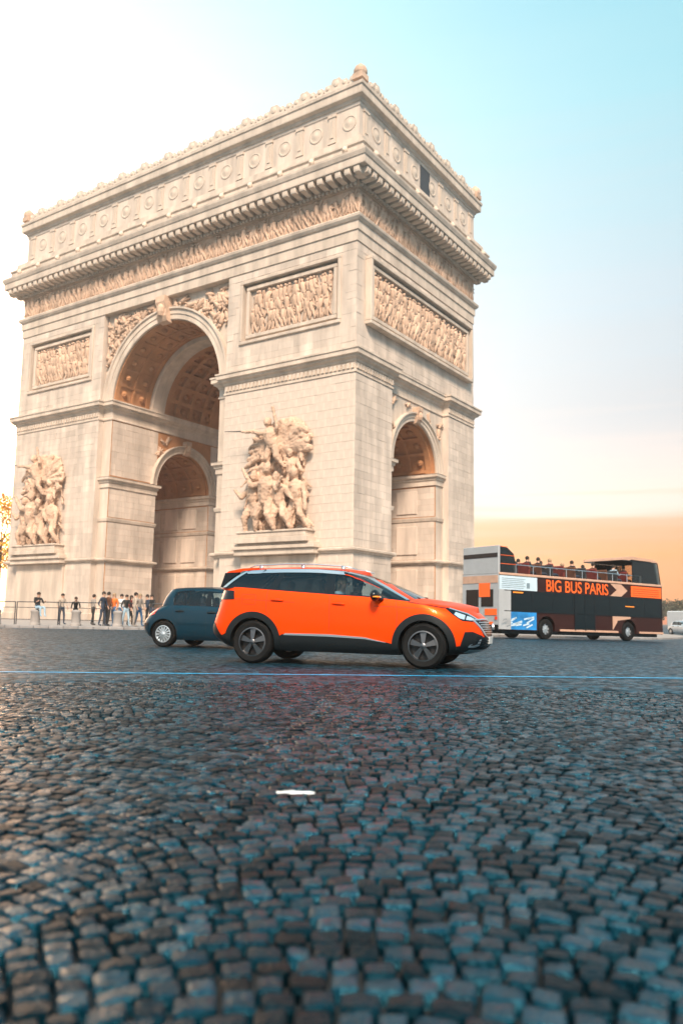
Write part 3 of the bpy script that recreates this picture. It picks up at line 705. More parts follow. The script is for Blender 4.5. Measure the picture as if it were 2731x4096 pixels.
for sd_, lo_, hi_ in ((3, SXb[0] + .2, GC - 1.2), (13, GC + 1.2, SXb[1] - .2), (23, SXb[0] + .2, GC - 1.2), (33, GC + 1.2, SXb[1] - .2)): spandrel(GC, GR, GS, 31.3, lo_, hi_, lambda a, z, d: (a, IN - d, z), sd_, 1.0)
spandrel(SCn, SR, SS, 20.2, SY0 + .1, SY1 - .1, lambda a, z, d: (-IN + d, a, z), 4, .8); spandrel(SCn, SR, SS, 20.2, OY0 - .6, OY1 + .6, lambda a, z, d: (OX0 + d, a, z), 9, .8)

# the big sculpture groups on the piers, fused from figures
def sculpture(cx, seed, zb=7.75, flip=1):
    q = random.Random(seed); b = MB()
    def P(a, z, d): return (cx + a * flip, -d, zb + z)
    def man(a, z, s, lean, d, arms, wide=1):
        f = lambda da, dz, dd=0: P(a + (da + lean * dz) * s, z + dz * s, d + dd * s)
        b.cap(f(0, .95), f(0, 1.45), .22 * s * wide, .30 * s * wide, 8); b.ell(f(.02, 1.95, .12), (.16 * s, .17 * s, .21 * s), nu=8, nv=6); b.cap(f(0, 1.6), f(0, 1.85), .1 * s, .1 * s)
        b.cap(f(-.12, .9), f(-.30, .45, .12), .17 * s, .13 * s); b.cap(f(-.30, .45, .12), f(-.32, 0), .12 * s, .08 * s)
        b.cap(f(.12, .9), f(.26, .48, .2), .17 * s, .13 * s); b.cap(f(.26, .48, .2), f(.42, .02), .12 * s, .08 * s)
        for (ea, ez), (ha, hz), sd in arms:
            b.cap(f(.30 * sd, 1.5), f(ea, ez, .15), .11 * s, .09 * s); b.cap(f(ea, ez, .15), f(ha, hz, .25), .09 * s, .06 * s)
    man(-2.3, .1, 2.35, .05, .75, [((-.5, 1.2), (-.75, 1.5), -1), ((.45, 1.1), (.6, .8), 1)])
    man(-.7, .1, 2.55, .08, 1.25, [((-.55, 1.45), (-.9, 2.0), -1), ((.5, 1.25), (.75, 1.6), 1)], 1.1)
    man(1.0, .1, 2.2, -.12, 1.0, [((-.5, 1.1), (-.4, .7), -1), ((.5, 1.3), (.8, 1.05), 1)])
    man(2.5, .1, 2.35, -.10, .7, [((-.4, 1.3), (-.7, 1.7), -1), ((.45, 1.1), (.5, .6), 1)])
    man(-1.7, 3.0, 1.7, .1, .5, [((-.6, 1.4), (-.9, 1.2), -1), ((.4, 1.6), (.2, 1.9), 1)])
    man(1.8, 2.9, 1.8, -.1, .55, [((-.5, 1.5), (-.8, 1.9), -1), ((.5, 1.3), (.7, 1.0), 1)])
    man(.3, 5.2, 2.0, -.22, 1.1, [((-.7, 1.6), (-1.3, 1.65), -1), ((.5, 1.7), (.5, 2.5), 1)], 1.1)
    # sweeping drapery, wings and a bank of cloak behind the upper figure
    for i in range(17):
        t = -.30 + i * .105; L_ = 2.6 + .7 * q.random()
        b.cap(P(.3 + q.uniform(-.3, .3), 6.8, .45), P(.4 + L_ * math.cos(math.pi * .5 - t * 1.1), 6.5 + L_ * .92 * math.sin(math.pi * .5 - t * 1.1), q.uniform(.35, .75)), .42, q.uniform(.20, .34))
    b.ell(P(1.0, 8.0, .2), (1.9, .35, 1.6), nu=14, nv=8)
    for i in range(6): b.cap(P(-.2, 7.3, .45), P(-2.5 - .2 * i, 8.7 - .6 * i, .4), .36, .20)
    for i in range(110):
        a = q.uniform(-3.1, 3.1); z = q.uniform(.4, 8.6); e = q.uniform(-.9, .9)
        b.cap(P(a, z, q.uniform(.2, .6)), P(a + e, z - q.uniform(.4, 1.5), q.uniform(.2, .75)), q.uniform(.07, .24), q.uniform(.05, .14))
    b.ell(P(0, 2.4, .1), (3.0, .38, 2.6), nu=14, nv=8); b.ell(P(.2, 6.3, .05), (2.6, .35, 2.9), nu=14, nv=8)
    b.ell(P(-1.6, 1.7, 1.1), (.75, .22, .75), nu=12, nv=8)
    o = b.build('sculpture_group', MT['carve'], arch)
    m = o.modifiers.new('r', 'REMESH'); m.mode = 'VOXEL'; m.voxel_size = .06; m.use_smooth_shade = True
    sm = o.modifiers.new('s', 'SMOOTH'); sm.iterations = 1; sm.factor = .4
    bake(o)
    nrm_ = [v.normal.copy() for v in o.data.vertices]
    for v, n_ in zip(o.data.vertices, nrm_):
        c_ = v.co.copy(); v.co = c_ + n_ * (.085 * noise.noise(c_ * 2.1) + .055 * noise.noise(c_ * 5.3) + .03 * noise.noise(c_ * 11.0))
    o.data.update(); s = MB(); s.cap(P(-2.2, 8.55, 1.2), P(-5.0, 8.75, 1.6), .07, .03, 6); s.build('sword', MT['steel'], arch)
    p = MB()
    for w_, d_, za, zb_ in ((4.3, 1.15, 6.25, 6.55), (4.1, 1.0, 6.55, 6.75), (3.75, 1.35, 6.75, 7.2), (3.55, 1.2, 7.2, 7.6), (3.7, 1.3, 7.6, 7.78)):
        p.box((cx - w_, -d_, za), (cx + w_, .01, zb_))
    p.box((cx - 3.9, -.30, 0), (cx + 3.9, -.02, 5.77)); p.box((cx - 4.15, -.95, 5.79), (cx + 4.15, -.02, 6.245))
    p.build('pedestal', MT['stone'], arch, bevel=.04)
sculpture(-7.3, 21); sculpture(-38.9, 33)

# ------------------------------------------------------------------ people
def person_mesh(name, J, h, top, legs, skinc, scale=1.0, rads=None):
    """J: joints by name; one continuous skin from pelvis"""
    names = list(J); idx = {n: i for i, n in enumerate(names)}
    E_ = [('pelvis', 'waist'), ('waist', 'chest'), ('chest', 'neck'), ('neck', 'head'), ('head', 'crown')]
    for s in 'LR':
        E_ += [('chest', 'sh' + s), ('sh' + s, 'el' + s), ('el' + s, 'wr' + s), ('wr' + s, 'ha' + s), ('pelvis', 'hip' + s), ('hip' + s, 'kn' + s), ('kn' + s, 'an' + s), ('an' + s, 'toe' + s)]
    rad = dict(pelvis=.125, waist=.115, chest=.135, neck=.055, head=.092, crown=.075)
    for s in 'LR': rad.update({'sh' + s: .062, 'el' + s: .043, 'wr' + s: .03, 'ha' + s: .036, 'hip' + s: .088, 'kn' + s: .058, 'an' + s: .04, 'toe' + s: .038})
    me = bpy.data.meshes.new(name); me.from_pydata([J[n] for n in names], [(idx[a], idx[c]) for a, c in E_], [])
    o = bpy.data.objects.new(name, me); col.objects.link(o)
    m = o.modifiers.new('skin', 'SKIN'); sv = me.skin_vertices[0].data
    for n, i in idx.items(): sv[i].radius = (rad[n], rad[n] * (.8 if n in ('pelvis', 'waist', 'chest') else 1)); sv[i].use_root = n == 'pelvis'
    o.modifiers.new('sub', 'SUBSURF').levels = 1
    for q in (top, legs, skinc): me.materials.append(q)
    bake(o); me = o.data
    if len(me.materials) < 3:
        me.materials.clear()
        for q in (top, legs, skinc): me.materials.append(q)
    me.shade_smooth()
    zw = J['pelvis'][2]; nz = J['neck'][2] + .01
    keys = list(idx); pos = {n: Vector(J[n]) for n in keys}
    for p in me.polygons:
        nm = min(keys, key=lambda n: (pos[n] - p.center).length - rad[n])
        if nm in ('head', 'crown', 'neck') or nm[:2] in ('ha', 'wr'): p.material_index = 2
        elif nm in ('pelvis',) or nm[:2] in ('hi', 'kn', 'an', 'to'): p.material_index = 1
        else: p.material_index = 0
    return o
def standing(stride=.12, arm=.1, turn=0, lean=0):
    J = dict(pelvis=(0, 0, .95), waist=(.01 + lean * .1, 0, 1.10), chest=(.02 + lean * .3, 0, 1.34), neck=(.02 + lean * .42, 0, 1.50), head=(.05 + lean * .5, 0, 1.61), crown=(.045 + lean * .52, 0, 1.70))
    for s, g in (('L', 1), ('R', -1)):
        J['sh' + s] = (.01 + lean * .36, .19 * g, 1.42); J['el' + s] = (-.02 + lean * .35 + arm * g, .25 * g, 1.14); J['wr' + s] = (.10 + lean * .4 + arm * g, .24 * g, .92); J['ha' + s] = (.13 + lean * .42 + arm * g, .235 * g, .84)
        J['hip' + s] = (0, .10 * g, .90); J['kn' + s] = (.03 + stride * g * .6, .11 * g, .50); J['an' + s] = (-.02 + stride * g, .12 * g, .08); J['toe' + s] = (.15 + stride * g, .13 * g, .04)
    return J
def seated(arm=0.25, lean=.0):
    J = dict(pelvis=(0, 0, .12), waist=(-.02, 0, .28), chest=(.0 + lean, 0, .50), neck=(.02 + lean, 0, .66), head=(.06 + lean, 0, .77), crown=(.05 + lean, 0, .86))
    for s, g in (('L', 1), ('R', -1)):
        J['sh' + s] = (.0 + lean, .19 * g, .58); J['el' + s] = (.12, .25 * g, .34); J['wr' + s] = (.34, .20 * g, .36 + arm * .3); J['ha' + s] = (.42, .18 * g, .38 + arm * .35)
        J['hip' + s] = (.06, .10 * g, .10); J['kn' + s] = (.46, .12 * g, .13); J['an' + s] = (.52, .12 * g, -.30); J['toe' + s] = (.66, .13 * g, -.33)
    return J
def hair(p, J, m, long=0):
    b = MB(); c = Vector(J['head']); b.ell(c + Vector((-.025, 0, .045)), (.105, .10, .105), nu=12, nv=8)
    if long: b.ell(c + Vector((-.06, 0, -.06)), (.06, .095, .14), nu=10, nv=6)
    b.build('hair', m, p, smooth=True)
    f = MB(); f.ell(c + Vector((.098, 0, .0)), (.022, .014, .028), nu=6, nv=4); f.ell(c + Vector((.09, 0, -.05)), (.012, .03, .008), nu=6, nv=4)
    for g in (1, -1): f.ell(c + Vector((.0, .094 * g, 0)), (.02, .012, .03), nu=6, nv=4); f.ell(c + Vector((.088, .034 * g, .02)), (.012, .014, .01), nu=6, nv=4, mi=1)
    f.build('face', [MT['skin'], CL['hair']], p, smooth=True)
def person(loc, rz, J, top, legs, label, group=None, hm='hair', long=0, h=1.0):
    o = person_mesh('person', J, h, CL[top], CL[legs], MT['skin']); o.location = loc; o.rotation_euler = (0, 0, rz); o.scale = (h, h, h)
    tag(o, label, 'person', group); hair(o, J, CL[hm], long); return o

# bollards round the island, seen left of the cars
BR = KR - 1.35
def ring_pt(ang, r): x, y = AC[0] + r * math.cos(ang), AC[1] + r * math.sin(ang); return x, y, gz(x, y) + .13
def ang_of(px, r):
    """angle on the ring seen in the photograph's column px"""
    d = (fwd + rr * ((px - 784) / 1834.17) - uu * ((1430 - 1176) / 1834.17)); d2 = Vector((d.x, d.y)).normalized(); o = Vector(CAM[:2]) - Vector(AC)
    bq = o.dot(d2); cq = o.dot(o) - r * r; t = -bq - math.sqrt(max(0, bq * bq - cq)); p = o + d2 * t; return math.atan2(p.y, p.x)
b = MB(); b.lathe([(.0, 0), (.27, 0), (.27, .10), (.24, .13), (.22, .62), (.25, .66), (.25, .74), (.18, .80), (0, .83)], 16)
bol = b.build('stone_bollard', MT['pave'], angle=.7); me_bol = bol.data; bpy.data.objects.remove(bol)
a0_ = ang_of(174, BR); a1_ = ang_of(270, BR); da = (a1_ - a0_) / 1
nb = 0
names_b = {-2: 'at the far left edge of the photo', -1: 'between the first person at far left and the person in black', 0: 'with a person in black leaning behind it', 1: 'beside the person in orange', 2: 'closest to the tail of the blue hatchback'}
for k in range(-2, 3):
    a = a0_ + da * k; x, y, z = ring_pt(a, BR); o = bpy.data.objects.new('stone_bollard', me_bol); col.objects.link(o); o.location = (x, y, z)
    if k in names_b: tag(o, 'pale round stone bollard ' + names_b[k], 'bollard', 'stone bollards along the island kerb')
    else: tag(o, 'pale round stone bollard hidden behind the vehicles on the island kerb', 'bollard', 'stone bollards along the island kerb')
# railing of barrier panels behind the bollards
RRr = KR - 3.3
a_s = ang_of(-60, RRr); a_e = ang_of(560, RRr); n_p = max(1, round(abs(a_e - a_s) * RRr / 2.4))
words_ = ['leftmost of the row', 'second from the left', 'third from the left', 'fourth from the left', 'fifth from the left', 'sixth from the left', 'seventh from the left', 'eighth from the left', 'ninth from the left', 'tenth from the left', 'eleventh from the left', 'twelfth from the left', 'thirteenth from the left', 'fourteenth from the left']
for i in range(n_p):
    x0, y0, z0 = ring_pt(lerp(a_s, a_e, (i + .02) / n_p), RRr); x1, y1, z1 = ring_pt(lerp(a_s, a_e, (i + .98) / n_p), RRr)
    e = tag(empty('barrier_panel', (x0, y0, z0), math.atan2(y1 - y0, x1 - x0)), 'dark steel railing panel behind the bollards, ' + words_[min(i, 13)], 'railing', 'steel railing panels round the arch')
    L_ = math.hypot(x1 - x0, y1 - y0)
    for z in (1.22, .92, .28): r_ = MB(); r_.tube([(0, 0, z), (L_, 0, z)], .028 if z > 1 else .02, 6); r_.build('rail', MT['steel'], e)
    for xx in (.0, L_): r_ = MB(); r_.tube([(xx, 0, 0), (xx, 0, 1.24)], .03, 6); r_.build('post', MT['steel'], e)
# people on the island
def on_island(px, r, dz=0): a = ang_of(px, r); x, y, z = ring_pt(a, r); return (x, y, z + dz)
face_cam = math.atan2(-FW.y, -FW.x)
G = 'people standing on the island pavement'
person(on_island(234, KR - 2.0), face_cam + 1.4, standing(.1), 'navy', 'navy', 'person in navy jacket and trousers, left of the brown coat', G, h=1.03)
person(on_island(246, KR - 2.4), face_cam + 2.6, standing(.08, .05), 'brown', 'black', 'person in brown coat standing between navy and orange clothes', G, h=1.03)
person(on_island(260, KR - 2.7), face_cam - .4, standing(.12, .02), 'orange', 'denim', 'person in bright orange top and jeans among the pedestrians', G, 'fair', 1)
person(on_island(288, KR - 2.2), face_cam + .8, standing(.16, .08), 'black', 'pale', 'person in black top and pale blue trousers beside the bollard', G, h=.95)
person(on_island(308, KR - 2.0), face_cam + 2.0, standing(.06, .0), 'beige', 'grey', 'person in beige jacket and grey trousers, back to the road', G, h=1.02)
person(on_island(318, KR - 2.9), face_cam + 1.2, standing(.14, .1), 'grey', 'denim', 'person in grey jacket and blue jeans, near the hatchback tail', G, 'fair', 1)
person(on_island(337, KR - 2.5), face_cam - 1.0, standing(.1), 'navy', 'black', 'person in dark clothes partly hidden by the blue hatchback', G, h=.97)
G2 = 'more people by the foot of the arch'
person(on_island(277, KR - 4.4), face_cam + .2, standing(.1), 'white', 'denim', 'person in white top and blue jeans further back behind the pedestrians', G2)
person(on_island(298, KR - 4.8), face_cam + 1.9, standing(.15, .1), 'red', 'black', 'person in red top further back, half hidden by the group', G2, 'hair', 1, h=.97)
person(on_island(347, KR - 4.2), face_cam - .6, standing(.1), 'black', 'denim', 'person in black top and jeans beside the roof of the blue hatchback', G2)
person(on_island(212, KR - 4.6), face_cam + 2.4, standing(.13, .05), 'grey', 'black', 'person in grey top walking alone towards the group', G2, h=.98)
person(on_island(140, KR - 5.2), face_cam + 1.0, standing(.1, .1), 'beige', 'navy', 'person in beige top behind the railing at left', G2)
person(on_island(172, KR - 2.1), face_cam + .3, standing(.05, .0, 0, .9), 'black', 'black', 'person in black bending over the stone bollard', G, h=.86)
person(on_island(84, KR - 1.35, .80), face_cam + .9, seated(), 'black', 'pale', 'person in dark top and pale trousers seated on a bollard', G)

# ------------------------------------------------------------------ vehicles
def outline(xr, xf, B, rear, front, bow_r, bow_f, ns=36, nc=10, ne=6):
    """right half of a plan outline, rear centre to front centre (y negative)"""
    (rx, ry), (fx, fy) = rear, front; P = []
    for i in range(ne): P.append((xr, -(B - ry) * i / ne))
    for i in range(nc): t = math.pi / 2 * i / nc; P.append((xr + rx - rx * math.cos(t), -(B - ry) - ry * math.sin(t)))
    for i in range(ns): P.append((lerp(xr + rx, xf - fx, i / ns), -B))
    for i in range(nc): t = math.pi / 2 * i / nc; P.append((xf - fx + fx * math.sin(t), -(B - fy) - fy * math.cos(t)))
    for i in range(ne + 1): P.append((xf, -(B - fy) * (1 - i / ne)))
    out = []; xm = (xr + xf) / 2; hl = (xf - xr) / 2
    for x, y in P:
        if x > xm: x -= bow_f * (y / B) ** 2 * smooth01((x - xm) / hl * 1.0) ** 2
        else: x += bow_r * (y / B) ** 2 * smooth01((xm - x) / hl) ** 2
        out.append((x, y))
    return out
def full(half): return half + [(x, -y) for x, y in reversed(half[1:-1])]
class Car: pass
def car(S, root):
    """S: spec dict; makes body and glasshouse under root and returns helpers for draped parts"""
    K = len(S['lev']); rings = []
    for v, Bv, xr, xf in S['lev']:
        o = full(outline(xr, xf, Bv, S['rear_c'], S['front_c'], S['bow'][0], S['bow'][1])); rings.append([(x, y, lerp(interp(S['bot'], x), interp(S['top'], x), v)) for x, y in o])
    # refine vertically
    tab = [list(z) for z in rings]; n = len(rings[0]); vs = [l[0] for l in S['lev']]; fine = []
    NV = 22
    for k in range(NV + 1):
        v = k / NV; ring = []
        for j in range(n):
            ring.append(tuple(interp([(vs[i], rings[i][j][c]) for i in range(K)], v) for c in range(3)))
        fine.append(ring)
    b = MB()
    for ring in fine: b.v += ring
    for i in range(NV):
        for j in range(n): b.f.append((i * n + j, i * n + (j + 1) % n, (i + 1) * n + (j + 1) % n, (i + 1) * n + j)); b.m.append(0)
    NR = 14; mh = n // 2
    def crossfill(B_, ring, fz, mi):
        """close a symmetric ring with strips from its right half to its left half"""
        rows = []
        for j in range(mh + 1):
            x0, y0, z0 = ring[j]
            rows.append([(x0, y0 * (1 - 2 * q / NR), z0 + fz(x0, 1 - abs(1 - 2 * q / NR))) for q in range(NR + 1)])
        k = len(B_.v)
        for row in rows: B_.v += row
        for j in range(mh):
            for q in range(NR): B_.f.append((k + j * (NR + 1) + q, k + j * (NR + 1) + q + 1, k + (j + 1) * (NR + 1) + q + 1, k + (j + 1) * (NR + 1) + q)); B_.m.append(mi)
    crossfill(b, fine[-1], lambda x, q: S['crown'] * (1 - (1 - q) ** 2.2) * (S['crownf'](x) if 'crownf' in S else 1), 0)
    crossfill(b, fine[0], lambda x, q: 0, 2)
    body = b.build('body', [S['paint'], MT['clad'], MT['clad']], root, merge=.0004)
    cutters = []
    for wx in (0, S['wb']):
        for g in (-1, 1):
            c = MB(); c.lathe([(0, -1), (S['arch_r'], -1), (S['arch_r'], -.52), (0, -.52)], 40, Matrix.Translation((wx, 0, S['wr'])) @ Matrix.Rotation(math.pi / 2 * g, 4, 'X') @ Matrix.Scale(-1, 4, (0, 0, 1)))
            cutters.append(c.build('cut', MT['clad'], merge=True))
    bm_src = BVHTree.FromPolygons([Vector(v) for v in b.v], b.f)
    for c in cutters: c.location = (0, 0, 0)
    boolean(body, cutters)
    if len(body.data.materials) < 2: body.data.materials.append(MT['clad'])
    for p in body.data.polygons:
        c = p.center; inside = any(math.hypot(c.x - wx, c.z - S['wr']) < S['arch_r'] + .01 and abs(c.y) < S['lev'][3][1] - .012 for wx in (0, S['wb']))
        p.material_index = 1 if inside or c.z < S['dark_z'](c.x) or (S['cab'][0] < c.x < S['cab'][1] and abs(p.normal.z) > .5 and abs(c.y) < S['cabB'] and c.z > .7) else 0
    body.data.shade_smooth(); body.data.set_sharp_from_angle(angle=.6)
    # glasshouse
    g0 = full(outline(S['g0'][0], S['g0'][1], S['g0'][2], S['grear'], S['gfront'], .05, .16)); g1 = full(outline(S['g1'][0], S['g1'][1], S['g1'][2], S['grear'], S['gfront1'], .04, .12))
    NG = 12; gb = MB(); n = len(g0); rings = []
    for k in range(NG + 1):
        v = k / NG; ring = []
        for (x0, y0), (x1, y1) in zip(g0, g1):
            z0 = interp(S['top'], x0) - .015 + (S['scut'](x0, y0) if 'scut' in S else 0); z1 = interp(S['roof'], x1); bul = .030 * math.sin(math.pi * v)
            x, y, z = lerp(x0, x1, v), lerp(y0, y1, v), lerp(z0, z1, v); l = math.hypot(x - 1.2, y * 3); ring.append((x + (x - 1.2) / l * bul * .6, y * (1 + bul / .9), z + bul * .6))
        rings.append(ring)
    for ring in rings: gb.v += ring
    for i in range(NG):
        for j in range(n): gb.f.append((i * n + j, i * n + (j + 1) % n, (i + 1) * n + (j + 1) % n, (i + 1) * n + j)); gb.m.append(0)
    gside = BVHTree.FromPolygons([Vector(v) for v in gb.v], gb.f)
    # split the shell into panes by position
    panes = {}
    for i in range(NG):
        for j in range(n):
            q = [rings[i][j], rings[i][(j + 1) % n], rings[i + 1][(j + 1) % n], rings[i + 1][j]]; cx = sum(p[0] for p in q) / 4; cz = sum(p[2] for p in q) / 4; cyy = sum(p[1] for p in q) / 4
            kk = S['pane'](cx, cyy, cz); panes.setdefault(kk + ((cyy > 0) if 'side' in kk[0] or 'quarter' in kk[0] else False,), []).append(q)
    for (nm, mk, sd_), qs in sorted(panes.items()):
        pb = MB()
        for q in qs: pb.add(q, [(0, 1, 2, 3)])
        pb.build(nm, MT[mk], root, smooth=True, merge=.0003)
    rb = MB(); mh = len(rings[-1]) // 2; crossfill(rb, rings[-1], lambda x, q: S['rcrown'] * (1 - (1 - q) ** 2.4), 0)
    rb.build('roof', S['paint'], root, smooth=True, merge=.0004)
    C = Car(); C.body = bm_src; C.glass = gside; C.root = root
    return C
def poly_rs(P, n):
    P = [Vector(p) for p in P]; L = [0]
    for a, c in zip(P, P[1:]): L.append(L[-1] + (c - a).length)
    out = []
    for i in range(n + 1):
        d = L[-1] * i / n
        for k in range(len(P) - 1):
            if d <= L[k + 1] + 1e-9: t = (d - L[k]) / max(1e-9, L[k + 1] - L[k]); out.append(P[k].lerp(P[k + 1], t)); break
    return out
def drape(C, name, lo, hi, m, off=.006, th=.02, nu=16, nv=4, on='body', sides=(-1, 1), axis='side', parent=None, rail=0):
    """skin a patch between two curves onto the car's surface, a few mm proud, with a rim"""
    bvh = {'body': C.body, 'glass': C.glass}[on]; A, Bq = poly_rs(lo, nu), poly_rs(hi, nu); out = []
    for g in sides if axis == 'side' else (1,):
        grid = []; last = None
        for j in range(nv + 1):
            row = []
            for i in range(nu + 1):
                p = A[i].lerp(Bq[i], j / nv)
                if axis == 'side':
                    h = bvh.ray_cast(Vector((p.x, -3, p.y)), Vector((0, 1, 0))); 
                    if h[0] is not None and h[0].y < -.2: last = h[0].y; row.append(((p.x, (last - off), p.y), (p.x, last + th, p.y)))
                    else:
                        c_ = bvh.find_nearest(Vector((p.x, -.8, p.y)))[0]; row.append(((c_.x, c_.y - off, c_.z), (c_.x, c_.y + th, c_.z)))
                else:
                    sgn = 1 if axis == 'front' else -1
                    h = bvh.ray_cast(Vector((6 * sgn, p.x, p.y)), Vector((-sgn, 0, 0))); hit = h[0].x if h[0] is not None else last
                    last = hit if hit is not None else 3.6 * sgn; row.append(((last + off * sgn, p.x, p.y), (last - th * sgn, p.x, p.y)))
            grid.append(row)
        b = MB(); k = nu + 1
        for lay in (0, 1):
            for row in grid:
                for c in row: x, y, z = c[lay]; b.v.append((x, y * (-g if axis == 'side' else 1), z))
        tot = k * (nv + 1)
        for j in range(nv):
            for i in range(nu): b.f.append((j * k + i, j * k + i + 1, (j + 1) * k + i + 1, (j + 1) * k + i))
        rim = [i for i in range(k)] + [j * k + nu for j in range(1, nv + 1)] + [nv * k + i for i in range(nu - 1, -1, -1)] + [j * k for j in range(nv - 1, 0, -1)]
        for a, c in zip(rim, rim[1:] + rim[:1]): b.f.append((a, c, c + tot, a + tot))
        b.m = [0] * len(b.f)
        out.append(b.build(name, m, parent or C.root, angle=.7))
    return out
def arch_ring(C, wx, wz, r0, r1, m, a0=-12, a1=192, off=.02, name='wheel_arch_trim'):
    lo = [(wx + r0 * math.cos(R(t)), wz + r0 * math.sin(R(t))) for t in range(a0, a1 + 1, 6)]; hi = [(wx + r1 * math.cos(R(t)), wz + r1 * math.sin(R(t))) for t in range(a0, a1 + 1, 6)]
    return drape(C, name, lo, hi, m, off, .05, 48, 3)
def wheel(root, x, y, r, w, style, side):
    """side -1 right, +1 left"""
    rot = Matrix.Translation((x, y, r)) @ Matrix.Rotation(math.pi / 2 * (1 if side < 0 else -1), 4, 'X')
    rr0 = r * style['rim']; t = MB(); prof = [(rr0, -w / 2), (rr0 + .02, -w / 2 - .004), (r * .88, -w / 2 - .012), (r * .97, -w / 2 + .012), (r, -w / 2 + .04), (r, w / 2 - .04), (r * .97, w / 2 - .012), (r * .88, w / 2 + .012), (rr0 + .02, w / 2 + .004), (rr0, w / 2)]
    t.lathe(prof, 40, rot); wh = t.build('wheel', MT['rubber'], root, angle=.6)
    b = MB(); b.lathe([(rr0 + .004, w / 2), (rr0 - .018, w / 2 + .004), (rr0 - .024, w / 2 - .02), (rr0 - .03, -w / 2), (0, -w / 2)], 40, rot, 1 if style.get('lip') else 0)
    b.lathe([(rr0 - .03, w / 2 - .10), (0, w / 2 - .10)], 40, rot, 0)
    ns = style['n']; o = w / 2 + style.get('out', -.012)
    for k in range(ns):
        a = 2 * math.pi * (k + style.get('ph', .1)) / ns; wi, wo = style['w']
        for da, part in ((0, 0),):
            Mx = rot @ Matrix.Rotation(a, 4, 'Z'); r0_, r1_ = .03, rr0 - .016
            P = [(r0_, -wi, o + .0), (r1_, -wo, o - .02), (r1_, wo, o - .02), (r0_, wi, o), (r0_, -wi, o - .05), (r1_, -wo, o - .07), (r1_, wo, o - .07), (r0_, wi, o - .05)]
            b.add([Mx @ Vector(p) for p in P], [(0, 1, 2, 3), (4, 7, 6, 5), (0, 4, 5, 1), (2, 6, 7, 3), (1, 5, 6, 2), (0, 3, 7, 4)], 1)
    b.lathe([(.045, o - .05), (.045, o + .006), (.03, o + .014), (0, o + .016)], 16, rot, 1)
    b.build('rim', [MT[style['m0']], MT[style['m1']]], wh, angle=.5)
    return wh

# --- orange family car
suv = tag(empty('car', (24.953, -40.601, 0), .300), 'bright orange seven seat family car with silver roof rails, in front of the arch', 'car')
SU = dict(paint=MT['orange'], wb=2.84, wr=.352, arch_r=.395,
    lev=[(0, .83, -.66, 3.52), (.10, .89, -.82, 3.69), (.24, .912, -.88, 3.755), (.45, .920, -.84, 3.765), (.62, .918, -.79, 3.755), (.80, .908, -.745, 3.72), (.93, .885, -.72, 3.66), (1, .862, -.70, 3.58)],
    bot=[(-.9, .34), (-.5, .27), (0, .23), (1.4, .21), (2.8, .20), (3.3, .22), (3.8, .26)],
    top=[(-.95, 1.22), (-.4, 1.245), (.24, 1.205), (1.3, 1.135), (2.03, 1.09), (2.57, 1.035), (3.0, .985), (3.3, .942), (3.5, .900), (3.66, .848), (3.8, .79)],
    rear_c=(.34, .42), front_c=(.72, .60), bow=(.06, .20), crown=.085, crownf=lambda x: smooth01((x - 1.5) / 1.3) * 1.0 + .0,
    dark_z=lambda x: .345, cab=(-.72, 2.62), cabB=.84,
    g0=(-.735, 2.80, .855), g1=(-.50, 1.74, .655), grear=(.26, .24), gfront=(.42, .40), gfront1=(.26, .30), rcrown=.055,
    roof=[(-.6, 1.505), (-.1, 1.545), (.5, 1.562), (1.0, 1.558), (1.4, 1.535), (1.75, 1.490)],
    scut=lambda x, y: .07 * smooth01((x - 2.2) / .6) * (1 - min(1, abs(y) / .8) ** 2),
    pane=lambda x, y, z: (('windscreen', 'screen') if x > 2.52 - (z - 1.05) * 1.92 + .10 else ('rear_window', 'tint') if x < -.46 + (z - 1.25) * .9 and abs(y) < .72 else ('front_side_window', 'glass') if x > 1.31 else ('rear_side_window', 'tint') if x > .30 else ('quarter_window', 'tint')))
C = car(SU, suv)
ly = MT['clad']
# black lower cladding and wheel arches
arch_ring(C, 0, .352, .392, .492, ly, -14, 196); arch_ring(C, 2.84, .352, .392, .492, ly, -10, 192)
drape(C, 'sill_cladding', [(.40, .24), (1.3, .215), (2.44, .205)], [(.46, .44), (.53, .495), (1.31, .488), (1.91, .455), (2.26, .395), (2.40, .36)], ly, .010, .03, 30, 6)
drape(C, 'chrome_sill_strip', [(.55, .472), (1.31, .463), (1.91, .437), (2.25, .386)], [(.58, .502), (1.31, .500), (1.91, .466), (2.26, .392)], MT['chrome'], .020, .02, 30, 2)
drape(C, 'rear_bumper', [(-.86, .36), (-.6, .29), (-.40, .26)], [(-.87, .64), (-.74, .66), (-.56, .44), (-.44, .50)], ly, .012, .03, 14, 8)
drape(C, 'rear_bumper', [(-.8, .30), (.8, .30)], [(-.8, .62), (.8, .62)], ly, .012, .03, 20, 6, axis='rear')
drape(C, 'rear_reflector', [(-.83, .43), (-.76, .43)], [(-.83, .48), (-.76, .48)], MT['redl'], .022, .02, 4, 2)
drape(C, 'front_bumper', [(3.28, .22), (3.70, .26)], [(3.36, .36), (3.72, .34)], ly, .012, .03, 14, 6)
drape(C, 'front_bumper', [(-.72, .22), (.72, .22)], [(-.72, .36), (.72, .36)], ly, .012, .03, 24, 4, axis='front')
drape(C, 'fog_lamp_surround', [(3.37, .30), (3.50, .28), (3.66, .29)], [(3.46, .575), (3.57, .580), (3.70, .515)], ly, .014, .03, 12, 8)
drape(C, 'lower_grille', [(-.62, .36), (.62, .36)], [(-.62, .50), (.62, .50)], MT['gloss'], .014, .03, 20, 4, axis='front')
